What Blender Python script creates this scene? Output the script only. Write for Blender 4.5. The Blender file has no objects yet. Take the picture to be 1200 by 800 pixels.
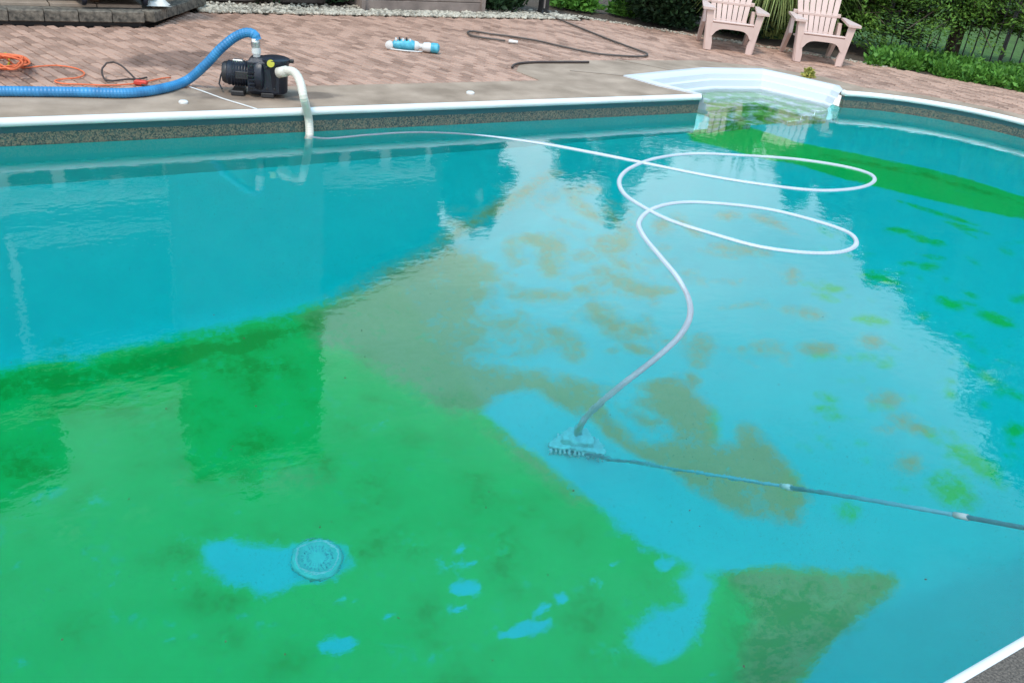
import bpy, bmesh, math, random
import numpy as np
from mathutils import Vector, noise as mnoise
random.seed(7); rng = np.random.default_rng(7)
S = bpy.context.scene
col = S.collection
R = math.radians
WATER = -0.16
CAMH = 1.75

# ------------------------------------------------------------------ camera
F_PX, PITCH, ROLL, YAW = 1050.0, R(28), R(7), R(34.5)
fw = np.array([math.sin(YAW)*math.cos(PITCH), math.cos(YAW)*math.cos(PITCH), -math.sin(PITCH)])
up0 = np.array([math.sin(YAW)*math.sin(PITCH), math.cos(YAW)*math.sin(PITCH), math.cos(PITCH)])
rt0 = np.array([math.cos(YAW), -math.sin(YAW), 0.0])
rt = rt0*math.cos(ROLL) + up0*math.sin(ROLL)
up = up0*math.cos(ROLL) - rt0*math.sin(ROLL)
CAM = np.array([0, 0, CAMH])
cd = bpy.data.cameras.new("camera"); cam = bpy.data.objects.new("camera", cd); col.objects.link(cam)
from mathutils import Matrix
m = Matrix.Identity(4)
for i in range(3):
    m[i][0] = rt[i]; m[i][1] = up[i]; m[i][2] = -fw[i]; m[i][3] = CAM[i]
cam.matrix_world = m
cd.sensor_width = 36; cd.lens = 36*F_PX/1200; cd.clip_start = .05; cd.clip_end = 800
S.camera = cam

# ------------------------------------------------------------------ world, sun, exposure
SUN_EL, SUN_AZ = R(60), R(238)          # azimuth clockwise from +Y
w = bpy.data.worlds.new("World"); S.world = w; w.use_nodes = True
nt = w.node_tree; nt.nodes.clear()
wo = nt.nodes.new('ShaderNodeOutputWorld'); bg = nt.nodes.new('ShaderNodeBackground')
sky = nt.nodes.new('ShaderNodeTexSky'); sky.sky_type = 'NISHITA'; sky.sun_disc = False
sky.sun_elevation = SUN_EL; sky.sun_rotation = SUN_AZ; sky.dust_density = 1.6; sky.ozone_density = 1.5
tc = nt.nodes.new('ShaderNodeTexCoord'); mp = nt.nodes.new('ShaderNodeMapping'); mp.inputs['Scale'].default_value = (1, 1, 2.6)
cn = nt.nodes.new('ShaderNodeTexNoise'); cn.inputs['Scale'].default_value = 1.7; cn.inputs['Detail'].default_value = 6; cn.inputs['Roughness'].default_value = .55
cr = nt.nodes.new('ShaderNodeMapRange'); cr.inputs['From Min'].default_value = .36; cr.inputs['From Max'].default_value = .62
cr.inputs['To Min'].default_value = .30; cr.inputs['To Max'].default_value = .85
mx = nt.nodes.new('ShaderNodeMix'); mx.data_type = 'RGBA'; mx.inputs['B'].default_value = (10.5, 11.2, 12.0, 1)
L = nt.links.new
L(tc.outputs['Generated'], mp.inputs['Vector']); L(mp.outputs[0], cn.inputs['Vector']); L(cn.outputs[0], cr.inputs['Value'])
sxw = nt.nodes.new('ShaderNodeSeparateXYZ'); el = nt.nodes.new('ShaderNodeMapRange'); el.interpolation_type = 'SMOOTHSTEP'
el.inputs['From Min'].default_value = .30; el.inputs['From Max'].default_value = .75; el.inputs['To Min'].default_value = 1; el.inputs['To Max'].default_value = .8
mm = nt.nodes.new('ShaderNodeMath'); mm.operation = 'MULTIPLY'
L(tc.outputs['Generated'], sxw.inputs[0]); L(sxw.outputs['Z'], el.inputs['Value']); L(el.outputs[0], mm.inputs[0]); L(cr.outputs[0], mm.inputs[1])
L(mm.outputs[0], mx.inputs['Factor'])
cc_ = nt.nodes.new('ShaderNodeMix'); cc_.data_type = 'RGBA'; cc_.inputs['A'].default_value = (14, 13.9, 14.2, 1); cc_.inputs['B'].default_value = (7.2, 13.8, 19.0, 1)
e2 = nt.nodes.new('ShaderNodeMapRange'); e2.interpolation_type = 'SMOOTHSTEP'; e2.inputs['From Min'].default_value = .35; e2.inputs['From Max'].default_value = .7
L(sxw.outputs['Z'], e2.inputs['Value']); L(e2.outputs[0], cc_.inputs['Factor']); L(cc_.outputs['Result'], mx.inputs['B']); L(sky.outputs[0], mx.inputs['A']); L(mx.outputs['Result'], bg.inputs[0]); L(bg.outputs[0], wo.inputs[0])
bg.inputs[1].default_value = .14
sd = bpy.data.lights.new("sun", 'SUN'); so = bpy.data.objects.new("sun", sd); col.objects.link(so)
sd.energy = 1.9; sd.angle = R(11); sd.color = (1, .90, .78)
sdir = Vector((math.sin(SUN_AZ)*math.cos(SUN_EL), math.cos(SUN_AZ)*math.cos(SUN_EL), math.sin(SUN_EL)))
so.rotation_euler = sdir.to_track_quat('Z', 'Y').to_euler(); so.location = (-8, -8, 14)
S.view_settings.view_transform = 'Standard'; S.view_settings.look = 'None'; S.view_settings.exposure = 0.24; S.view_settings.gamma = 1
S.render.engine = 'CYCLES'
S.cycles.max_bounces = 12; S.cycles.transmission_bounces = 10; S.cycles.transparent_max_bounces = 12
S.cycles.caustics_refractive = True; S.cycles.caustics_reflective = False
S.cycles.use_denoising = True
S.cycles.sample_clamp_indirect = 6

# ------------------------------------------------------------------ photo pixel -> place
def ray(x, y): return fw + rt*(x-600)/F_PX + up*(400-y)/F_PX
def G(x, y, z=0.0):                      # point on level z seen at a pixel
    d = ray(x, y); return CAM + d*((z-CAMH)/d[2])
def V(x, y, b, back=0.0):                # point seen at a pixel in the upright plane through b that faces the camera
    d = ray(x, y); h = np.array([math.sin(YAW), math.cos(YAW), 0]); b = np.array([b[0], b[1], 0])
    return CAM + d*(((b-CAM)@h + back)/(d@h))
def U(x, y, z):                          # under water, bent at the surface
    d = ray(x, y); d = d/np.linalg.norm(d); p = CAM + d*((WATER-CAMH)/d[2]); h = d[:2]/1.333
    v = -math.sqrt(1-h@h); s = (z-WATER)/v
    return np.array([p[0]+h[0]*s, p[1]+h[1]*s, z])
N_FAR, N_NEAR, E_R, E_L, R_R, R_L = 6.28, .71, 9.33, -1.9, 1.68, 1.2
ZS, ZH = -1.17, -2.04
ZW = -.90                                # foot of the upright wall; a sloping cove runs down from it
def wall_dist(x, y):
    r_ = np.where(np.asarray(x) > 3.7, R_R, R_L); cx, cy = (E_R+E_L)/2, (N_FAR+N_NEAR)/2
    qx = np.abs(x-cx)-((E_R-E_L)/2-r_); qy = np.abs(y-cy)-((N_FAR-N_NEAR)/2-r_)
    return r_-np.hypot(np.maximum(qx, 0), np.maximum(qy, 0))-np.minimum(np.maximum(qx, qy), 0)
def H(x, y):
    a = ZH + (x-2.85)/(5.6-2.85)*(ZS-ZH)
    b = ZW - (y-N_NEAR)/1.05*(ZW-ZH)
    c = ZW - (N_FAR-y)/1.08*(ZW-ZH)
    d = ZW - (x-E_L)/1.0*(ZW-ZH)
    top = ZS + np.clip(1-wall_dist(x, y)/.75, 0, 1)*(ZW-ZS)
    return np.maximum(np.minimum(top, np.maximum(np.maximum(a, b), np.maximum(c, d))), ZH)
def FL(x, y):                            # floor point seen at a pixel
    z = -1.7
    for _ in range(25):
        q = U(x, y, z); z = .5*z + .5*float(H(q[0], q[1]))
    return U(x, y, z)

# ------------------------------------------------------------------ object helpers
class MB:
    def __init__(s): s.v = []; s.f = []
    def add(s, v, f):
        k = len(s.v); s.v += [tuple(map(float, p)) for p in v]; s.f += [tuple(i+k for i in q) for q in f]; return s
    def box(s, c, d, rz=0, bev=0.0, M=None):
        x, y, z = d[0]/2, d[1]/2, d[2]/2
        if bev:
            b = min(bev, x*.9, y*.9, z*.9)
            vs = []
            for zz, k in ((-z, b), (-z+b, 0), (z-b, 0), (z, b)):
                X, Y = x-k, y-k
                vs += [(-X+b*.0, -Y, zz), (X, -Y, zz), (X, Y, zz), (-X, Y, zz)]
            fs = [(3, 2, 1, 0), (12, 13, 14, 15)]
            for r in range(3):
                for i in range(4):
                    j = (i+1) % 4; fs.append((r*4+i, r*4+j, r*4+4+j, r*4+4+i))
        else:
            vs = [(a, b_, c_) for c_ in (-z, z) for a, b_ in ((-x, -y), (x, -y), (x, y), (-x, y))]
            fs = [(3, 2, 1, 0), (4, 5, 6, 7), (0, 1, 5, 4), (1, 2, 6, 5), (2, 3, 7, 6), (3, 0, 4, 7)]
        cz, sz = math.cos(rz), math.sin(rz)
        out = []
        for p in vs:
            if M is not None:
                q = M @ Vector(p); out.append((q.x+c[0], q.y+c[1], q.z+c[2]))
            else: out.append((p[0]*cz-p[1]*sz+c[0], p[0]*sz+p[1]*cz+c[1], p[2]+c[2]))
        return s.add(out, fs)
    def prism(s, poly, z0, z1):           # poly CCW list of (x,y)
        n = len(poly)
        return s.add([(p[0], p[1], z0) for p in poly]+[(p[0], p[1], z1) for p in poly],
                     [tuple(range(n-1, -1, -1)), tuple(range(n, 2*n))]+[(i, (i+1) % n, n+(i+1) % n, n+i) for i in range(n)])
    def plate(s, pts, nrm, t):            # planar 3-D polygon thickened along nrm
        n = len(pts); nrm = np.array(nrm, float)
        a = [np.array(p)-nrm*t/2 for p in pts]; b = [np.array(p)+nrm*t/2 for p in pts]
        return s.add(a+b, [tuple(range(n-1, -1, -1)), tuple(range(n, 2*n))]+[(i, (i+1) % n, n+(i+1) % n, n+i) for i in range(n)])
    def tube(s, pts, r, n=10, cap=True):
        pts = [Vector(p) for p in pts]; k = len(pts)
        rs = r if hasattr(r, '__len__') else [r]*k
        t = [(pts[min(i+1, k-1)]-pts[max(i-1, 0)]).normalized() for i in range(k)]
        a = t[0].orthogonal().normalized(); vs = []; fs = []
        for i in range(k):
            a = (a - t[i]*a.dot(t[i])).normalized(); b = t[i].cross(a)
            for j in range(n):
                th = 2*math.pi*j/n; vs.append(pts[i]+(a*math.cos(th)+b*math.sin(th))*rs[i])
        for i in range(k-1):
            for j in range(n): fs.append((i*n+j, i*n+(j+1) % n, (i+1)*n+(j+1) % n, (i+1)*n+j))
        if cap: fs += [tuple(range(n-1, -1, -1)), tuple((k-1)*n+j for j in range(n))]
        return s.add(vs, fs)
    def lathe(s, prof, c=(0, 0, 0), axis=(0, 0, 1), n=24, cap=True):   # prof: (r, h) along axis
        ax = Vector(axis).normalized(); a = ax.orthogonal().normalized(); b = ax.cross(a); c = Vector(c); vs = []; fs = []
        for r_, h in prof:
            for j in range(n):
                th = 2*math.pi*j/n; vs.append(c+ax*h+(a*math.cos(th)+b*math.sin(th))*max(r_, 1e-4))
        k = len(prof)
        for i in range(k-1):
            for j in range(n): fs.append((i*n+j, i*n+(j+1) % n, (i+1)*n+(j+1) % n, (i+1)*n+j))
        if cap: fs += [tuple(range(n-1, -1, -1)), tuple((k-1)*n+j for j in range(n))]
        return s.add(vs, fs)
    def build(s, name, mat, parent=None, smooth=False, **k): return link(name, mesh(name, s.v, s.f, mat, smooth), parent, **k)
def mesh(name, v, f, mat, smooth=False):
    me = bpy.data.meshes.new(name); me.from_pydata([tuple(p) for p in v], [], f)
    if mat: me.materials.append(mat)
    if smooth: me.shade_smooth()
    me.update(); return me
def link(name, me, parent=None, label=None, cat=None, group=None, kind=None):
    o = bpy.data.objects.new(name, me); col.objects.link(o)
    if parent is not None: o.parent = parent
    if label: o['label'] = label
    if cat: o['category'] = cat
    if group: o['group'] = group
    if kind: o['kind'] = kind
    return o
def thing(name, label, cat, loc=(0, 0, 0), rz=0, group=None):
    o = link(name, None, None, label, cat, group); o.location = tuple(map(float, loc)); o.rotation_euler = (0, 0, rz); return o
def smooth_angle(o, deg=40):
    o.data.shade_smooth()
    try: o.data.set_sharp_from_angle(angle=R(deg))
    except Exception: pass
    return o
def spline(pts, step):
    P = [np.array(p, float) for p in pts]; P = [2*P[0]-P[1]]+P+[2*P[-1]-P[-2]]; out = []
    for i in range(1, len(P)-2):
        a, b, c, d = P[i-1:i+3]; n = max(1, int(np.linalg.norm(c-b)/step))
        for k in range(n):
            t = k/n; out.append(.5*((2*b)+(c-a)*t+(2*a-5*b+4*c-d)*t*t+(3*b-a-3*c+d)*t**3))
    out.append(P[-2]); return out
def quads_mesh(name, quads, mat):        # quads: (n,4,3) array
    n = len(quads); me = bpy.data.meshes.new(name)
    me.vertices.add(4*n); me.vertices.foreach_set('co', np.ascontiguousarray(quads, dtype=np.float32).ravel())
    me.loops.add(4*n); me.loops.foreach_set('vertex_index', np.arange(4*n, dtype=np.int32))
    me.polygons.add(n); me.polygons.foreach_set('loop_start', np.arange(0, 4*n, 4, dtype=np.int32))
    me.polygons.foreach_set('loop_total', np.full(n, 4, dtype=np.int32))
    me.materials.append(mat); me.update(); me.validate(); return me

# ------------------------------------------------------------------ materials
def mat(name, color, rough=.6, var=.12, scale=8, bump=0.0, bscale=40, spec=.5, color2=None, metal=0, dirt=0, trans=0):
    m_ = bpy.data.materials.new(name); m_.use_nodes = True; n = m_.node_tree; b = n.nodes['Principled BSDF']; LK = n.links.new
    b.inputs['Roughness'].default_value = rough; b.inputs['Metallic'].default_value = metal; b.inputs['Specular IOR Level'].default_value = spec
    g = n.nodes.new('ShaderNodeTexCoord'); nz = n.nodes.new('ShaderNodeTexNoise'); nz.inputs['Scale'].default_value = scale; nz.inputs['Detail'].default_value = 6
    LK(g.outputs['Object'], nz.inputs['Vector'])
    mr = n.nodes.new('ShaderNodeMapRange'); mr.inputs['From Min'].default_value = .3; mr.inputs['From Max'].default_value = .7; LK(nz.outputs[0], mr.inputs[0])
    mi = n.nodes.new('ShaderNodeMix'); mi.data_type = 'RGBA'; LK(mr.outputs[0], mi.inputs['Factor'])
    c2 = color2 or tuple(c*(1+var) for c in color)
    mi.inputs['A'].default_value = (*[c*(1-var) for c in color], 1); mi.inputs['B'].default_value = (*c2, 1)
    LK(mi.outputs['Result'], b.inputs['Base Color'])
    if bump:
        n2 = n.nodes.new('ShaderNodeTexNoise'); n2.inputs['Scale'].default_value = bscale; n2.inputs['Detail'].default_value = 4; LK(g.outputs['Object'], n2.inputs['Vector'])
        bp = n.nodes.new('ShaderNodeBump'); bp.inputs['Strength'].default_value = bump; bp.inputs['Distance'].default_value = .01
        LK(n2.outputs[0], bp.inputs['Height']); LK(bp.outputs[0], b.inputs['Normal'])
    m_['mix'] = mi.name
    return m_
def leafmat(name, a, b_, rough=.55, tr=.25):
    m_ = bpy.data.materials.new(name); m_.use_nodes = True; n = m_.node_tree; LK = n.links.new; b = n.nodes['Principled BSDF']
    b.inputs['Roughness'].default_value = rough; b.inputs['Specular IOR Level'].default_value = .3
    ge = n.nodes.new('ShaderNodeNewGeometry'); cr_ = n.nodes.new('ShaderNodeMix'); cr_.data_type = 'RGBA'
    nz = n.nodes.new('ShaderNodeTexNoise'); nz.inputs['Scale'].default_value = 2.2; tcn = n.nodes.new('ShaderNodeTexCoord'); LK(tcn.outputs['Object'], nz.inputs['Vector'])
    av = n.nodes.new('ShaderNodeMath'); av.operation = 'ADD'; LK(ge.outputs['Random Per Island'], av.inputs[0]); LK(nz.outputs[0], av.inputs[1])
    mr = n.nodes.new('ShaderNodeMapRange'); mr.inputs['From Min'].default_value = .35; mr.inputs['From Max'].default_value = 1.4; LK(av.outputs[0], mr.inputs[0])
    LK(mr.outputs[0], cr_.inputs['Factor']); cr_.inputs['A'].default_value = (*a, 1); cr_.inputs['B'].default_value = (*b_, 1)
    LK(cr_.outputs['Result'], b.inputs['Base Color'])
    t = n.nodes.new('ShaderNodeBsdfTranslucent'); LK(cr_.outputs['Result'], t.inputs[0]); ms = n.nodes.new('ShaderNodeMixShader'); ms.inputs[0].default_value = tr
    LK(b.outputs[0], ms.inputs[1]); LK(t.outputs[0], ms.inputs[2]); LK(ms.outputs[0], n.nodes['Material Output'].inputs['Surface'])
    return m_
M = {}
M['coping'] = mat('white_coping', (.74, .76, .76), .35, .06, 3, color2=(.80, .81, .80))
M['deckc'] = mat('deck_concrete', (.28, .20, .14), .85, .14, 3.5, .35, 90, color2=(.42, .31, .23))
M['aggregate'] = mat('aggregate_concrete', (.045, .037, .03), .9, .3, 160, .6, 150, color2=(.17, .14, .115))
M['bed'] = mat('joint_sand', (.035, .027, .022), .95, .2, 12, .3)
M['stone'] = mat('edge_stone', (.07, .065, .055), .9, .35, 22, .8, 45, color2=(.22, .19, .15))
M['slabtop'] = mat('step_paving', (.30, .235, .18), .85, .12, 8, .3, 80)
M['black'] = mat('black_plastic', (.008, .012, .022), .38, .3, 14, .2, 60)
M['blackm'] = mat('black_metal', (.02, .02, .022), .45, .2, 20)
M['steel'] = mat('bare_steel', (.45, .45, .45), .35, .15, 20, metal=.9)
M['white'] = mat('white_plastic', (.66, .66, .64), .4, .05, 12)
M['hosewhite'] = mat('white_hose', (.46, .50, .56), .42, .06, 10)
M['blue'] = mat('blue_hose', (.025, .18, .40), .4, .18, 9, color2=(.04, .26, .52))
M['yellow'] = mat('yellow_label', (.42, .40, .03), .5, .08, 60)
M['orange'] = mat('orange_cord', (.72, .16, .06), .6, .15, 30)
M['redc'] = mat('red_cord', (.55, .05, .03), .6, .15, 30)
M['cordb'] = mat('dark_cord', (.05, .035, .03), .6, .2, 30)
M['hosegr'] = mat('garden_hose_rubber', (.085, .07, .06), .55, .2, 20)
M['chair'] = mat('rose_beige_plastic', (.62, .455, .40), .5, .06, 6)
M['cream'] = mat('cream_pipe', (.62, .58, .50), .45, .06, 12)
M['teal'] = mat('teal_plastic', (.05, .36, .50), .45, .2, 25, color2=(.10, .48, .62))
M['pole'] = mat('pole_aluminium', (.10, .42, .50), .5, .15, 12)
M['vac'] = mat('vacuum_head_plastic', (.30, .58, .60), .5, .2, 20)
M['drain'] = mat('drain_cover_plastic', (.14, .58, .52), .6, .08, 30)
M['slot'] = mat('drain_slot_grey', (.10, .40, .42), .6, .1, 30)
M['bristle'] = mat('vacuum_bristle', (.45, .62, .64), .6, .1, 40)
M['mulch'] = mat('soil', (.07, .05, .035), .95, .4, 30, .8, 60)
M['lawn'] = mat('lawn', (.06, .14, .03), .95, .35, 6, .8, 90)
M['wood'] = mat('weathered_wood', (.24, .19, .165), .8, .25, 6, .4, 50)
M['brown'] = mat('brown_wood', (.12, .06, .03), .7, .25, 10, .3)
M['cloth'] = mat('pale_cloth', (.66, .66, .62), .9, .08, 20, .4)
M['bark'] = mat('bark', (.11, .08, .06), .95, .35, 14, .9, 30)
M['siding'] = mat('house_siding', (.045, .05, .05), .8, .12, 3)
M['roof'] = mat('roof_shingle', (.055, .05, .05), .9, .3, 14, .6, 30)
M['trim'] = mat('pale_trim', (.62, .62, .59), .5, .05, 4)
M['glass'] = mat('dark_window_glass', (.02, .03, .035), .06, .2, 2, spec=.6)
M['curtain'] = mat('pale_curtain', (.45, .44, .40), .9, .12, 5)
M['leaf_dark'] = leafmat('dark_evergreen_leaf', (.010, .028, .016), (.035, .085, .03))
M['leaf_mid'] = leafmat('green_conifer_leaf', (.012, .05, .014), (.15, .28, .04))
M['leaf_tree'] = leafmat('tree_leaf', (.02, .05, .015), (.06, .12, .03))
M['leaf_cover'] = leafmat('ground_cover_leaf', (.04, .14, .025), (.14, .34, .05))
M['blade'] = leafmat('grass_blade', (.06, .13, .03), (.36, .42, .14))
M['yellow_leaf'] = leafmat('yellow_green_leaf', (.10, .14, .03), (.55, .5, .12))

# pebble
def island_mat(name, a, b_, rough=.8, bump=.0, noisec=None):
    m_ = bpy.data.materials.new(name); m_.use_nodes = True; n = m_.node_tree; LK = n.links.new; b = n.nodes['Principled BSDF']
    b.inputs['Roughness'].default_value = rough
    ge = n.nodes.new('ShaderNodeNewGeometry'); oi = n.nodes.new('ShaderNodeObjectInfo'); tcn = n.nodes.new('ShaderNodeTexCoord')
    wn = n.nodes.new('ShaderNodeTexWhiteNoise'); wn.noise_dimensions = '2D'; cb = n.nodes.new('ShaderNodeCombineXYZ')
    LK(ge.outputs['Random Per Island'], cb.inputs[0]); LK(oi.outputs['Random'], cb.inputs[1]); LK(cb.outputs[0], wn.inputs['Vector'])
    nz = n.nodes.new('ShaderNodeTexNoise'); nz.inputs['Scale'].default_value = 2.5; nz.inputs['Detail'].default_value = 5; LK(ge.outputs['Position'], nz.inputs['Vector'])
    nf = n.nodes.new('ShaderNodeTexNoise'); nf.inputs['Scale'].default_value = 70; nf.inputs['Detail'].default_value = 3; LK(ge.outputs['Position'], nf.inputs['Vector'])
    a1 = n.nodes.new('ShaderNodeMath'); a1.operation = 'MULTIPLY_ADD'; LK(wn.outputs['Value'], a1.inputs[0]); a1.inputs[1].default_value = .6; LK(nz.outputs[0], a1.inputs[2])
    a2 = n.nodes.new('ShaderNodeMath'); a2.operation = 'MULTIPLY_ADD'; LK(nf.outputs[0], a2.inputs[0]); a2.inputs[1].default_value = .5; LK(a1.outputs[0], a2.inputs[2])
    mr = n.nodes.new('ShaderNodeMapRange'); mr.inputs['From Min'].default_value = .62; mr.inputs['From Max'].default_value = 1.26; LK(a2.outputs[0], mr.inputs[0])
    mi = n.nodes.new('ShaderNodeMix'); mi.data_type = 'RGBA'; LK(mr.outputs[0], mi.inputs['Factor']); mi.inputs['A'].default_value = (*a, 1); mi.inputs['B'].default_value = (*b_, 1)
    LK(mi.outputs['Result'], b.inputs['Base Color'])
    if bump:
        bp = n.nodes.new('ShaderNodeBump'); bp.inputs['Strength'].default_value = bump; bp.inputs['Distance'].default_value = .004
        LK(nf.outputs[0], bp.inputs['Height']); LK(bp.outputs[0], b.inputs['Normal'])
    return m_
M['paver'] = island_mat('pink_clay_paver', (.215, .125, .088), (.46, .285, .212), .85, .4)
M['pebble'] = island_mat('river_pebble', (.09, .08, .06), (.52, .47, .38), .7)
M['chimney'] = island_mat('chimney_brick_face', (.04, .033, .03), (.11, .09, .08), .9)

def add_dark_spots(m_, spots):  # multiplies the base colour darker inside noisy-edged ellipses
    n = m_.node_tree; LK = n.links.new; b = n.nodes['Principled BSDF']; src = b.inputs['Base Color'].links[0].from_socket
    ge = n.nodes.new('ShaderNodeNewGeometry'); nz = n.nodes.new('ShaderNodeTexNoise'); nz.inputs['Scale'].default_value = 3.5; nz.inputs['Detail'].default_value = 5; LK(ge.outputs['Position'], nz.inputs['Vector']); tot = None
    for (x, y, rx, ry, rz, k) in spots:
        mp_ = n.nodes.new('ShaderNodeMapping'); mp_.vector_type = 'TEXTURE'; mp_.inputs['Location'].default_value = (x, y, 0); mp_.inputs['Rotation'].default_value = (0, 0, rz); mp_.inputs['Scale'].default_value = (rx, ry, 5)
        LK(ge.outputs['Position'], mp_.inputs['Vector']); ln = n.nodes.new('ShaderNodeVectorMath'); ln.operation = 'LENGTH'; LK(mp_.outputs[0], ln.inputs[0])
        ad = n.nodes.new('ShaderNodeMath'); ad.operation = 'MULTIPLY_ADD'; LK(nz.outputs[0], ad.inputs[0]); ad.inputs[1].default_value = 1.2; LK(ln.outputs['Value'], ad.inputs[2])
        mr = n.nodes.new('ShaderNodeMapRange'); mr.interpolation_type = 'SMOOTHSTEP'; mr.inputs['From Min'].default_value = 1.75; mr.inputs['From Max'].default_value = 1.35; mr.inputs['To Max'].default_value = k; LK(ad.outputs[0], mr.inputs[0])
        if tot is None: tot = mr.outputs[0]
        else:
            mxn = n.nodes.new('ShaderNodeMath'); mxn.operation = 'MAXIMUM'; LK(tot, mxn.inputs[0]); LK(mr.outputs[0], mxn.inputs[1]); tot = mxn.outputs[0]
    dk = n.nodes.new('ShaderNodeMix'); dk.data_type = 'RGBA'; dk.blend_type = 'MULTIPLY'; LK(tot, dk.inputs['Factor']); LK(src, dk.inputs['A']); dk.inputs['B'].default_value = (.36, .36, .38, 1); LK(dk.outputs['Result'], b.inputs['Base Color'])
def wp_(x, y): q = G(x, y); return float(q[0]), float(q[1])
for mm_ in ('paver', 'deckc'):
    add_dark_spots(M[mm_], [(*wp_(215, 69), .62, .32, .2, .75), (*wp_(300, 112), .55, .16, -.15, .6), (*wp_(345, 113), .40, .12, 0, .75), (*wp_(30, 82), .5, .25, 0, .3), (*wp_(480, 16), .9, .12, 0, .3), (*wp_(1010, 96), .5, .12, -.9, .3)])

# pool liner: floor
def floor_mat():
    m_ = bpy.data.materials.new('liner_floor_with_algae'); m_.use_nodes = True; n = m_.node_tree; LK = n.links.new; b = n.nodes['Principled BSDF']
    b.inputs['Roughness'].default_value = .9; b.inputs['Specular IOR Level'].default_value = .1
    at_ = n.nodes.new('ShaderNodeAttribute'); at_.attribute_name = 'deposit'; sp = n.nodes.new('ShaderNodeSeparateColor'); LK(at_.outputs['Color'], sp.inputs[0])
    ge = n.nodes.new('ShaderNodeNewGeometry')
    def nz(sc, det=6, ro=.6):
        x = n.nodes.new('ShaderNodeTexNoise'); x.inputs['Scale'].default_value = sc; x.inputs['Detail'].default_value = det; x.inputs['Roughness'].default_value = ro; LK(ge.outputs['Position'], x.inputs['Vector']); return x
    n1, n2, n3 = nz(5), nz(19, 6, .7), nz(70, 3, .7)
    nm = n.nodes.new('ShaderNodeMath'); nm.operation = 'ADD'; LK(n1.outputs[0], nm.inputs[0]); LK(n2.outputs[0], nm.inputs[1])
    def thr(src, lo_m, hi_m, lo, hi):     # deposit thickness broken up by cloudy noise
        a = n.nodes.new('ShaderNodeMapRange'); a.inputs['From Min'].default_value = .80; a.inputs['From Max'].default_value = 1.2; a.inputs['To Min'].default_value = lo_m; a.inputs['To Max'].default_value = hi_m; LK(nm.outputs[0], a.inputs[0])
        c = n.nodes.new('ShaderNodeMath'); c.operation = 'MULTIPLY'; LK(src, c.inputs[0]); LK(a.outputs[0], c.inputs[1])
        d = n.nodes.new('ShaderNodeMapRange'); d.interpolation_type = 'SMOOTHSTEP'; d.inputs['From Min'].default_value = lo; d.inputs['From Max'].default_value = hi; LK(c.outputs[0], d.inputs[0]); return d.outputs[0]
    def mix(a, c, f, fac=1.0):
        x = n.nodes.new('ShaderNodeMix'); x.data_type = 'RGBA'
        if isinstance(a, tuple): x.inputs['A'].default_value = (*a, 1)
        else: LK(a, x.inputs['A'])
        if isinstance(c, tuple): x.inputs['B'].default_value = (*c, 1)
        else: LK(c, x.inputs['B'])
        if fac != 1.0:
            q = n.nodes.new('ShaderNodeMath'); q.operation = 'MULTIPLY'; LK(f, q.inputs[0]); q.inputs[1].default_value = fac; f = q.outputs[0]
        LK(f, x.inputs['Factor']); return x.outputs['Result']
    g = thr(sp.outputs['Red'], .62, 1.35, .15, .72); t = thr(sp.outputs['Green'], .62, 1.4, .10, .85); d = thr(sp.outputs['Blue'], .2, 1.9, .05, 1.0)
    c0 = mix(CLEAN[0], CLEAN[1], n1.outputs[0])
    gr = mix(ALG[0], ALG[1], n2.outputs[0])
    tn = mix(TAN[0], TAN[1], n2.outputs[0])
    c1 = mix(c0, gr, g, .96); c2 = mix(c1, tn, t, .94); c3 = mix(c2, DARKG, d, .8)
    # fine grain of settled dust
    c4 = mix(c3, (.03, .42, .30), n3.outputs[0], .14)
    n4 = nz(170, 2, .5); sk = n.nodes.new('ShaderNodeMapRange'); sk.inputs['From Min'].default_value = .62; sk.inputs['From Max'].default_value = .70; LK(n4.outputs[0], sk.inputs[0])
    n5 = nz(.9, 4, .6); bt = n.nodes.new('ShaderNodeMapRange'); bt.inputs['From Min'].default_value = .35; bt.inputs['From Max'].default_value = .65; bt.inputs['To Min'].default_value = .0; bt.inputs['To Max'].default_value = .8; LK(n5.outputs[0], bt.inputs[0])
    pm = n.nodes.new('ShaderNodeMath'); pm.operation = 'MULTIPLY'; LK(sk.outputs[0], pm.inputs[0]); LK(bt.outputs[0], pm.inputs[1])
    c5 = mix(c4, (.01, .16, .09), pm.outputs[0], .8)
    LK(c5, b.inputs['Base Color'])
    return m_
CLEAN = ((.008, .49, .51), (.014, .56, .56)); ALG = ((.005, .42, .045), (.012, .55, .095)); TAN = ((.48, .30, .10), (.68, .37, .18)); DARKG = (.012, .27, .012)
M['floor'] = floor_mat()
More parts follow.
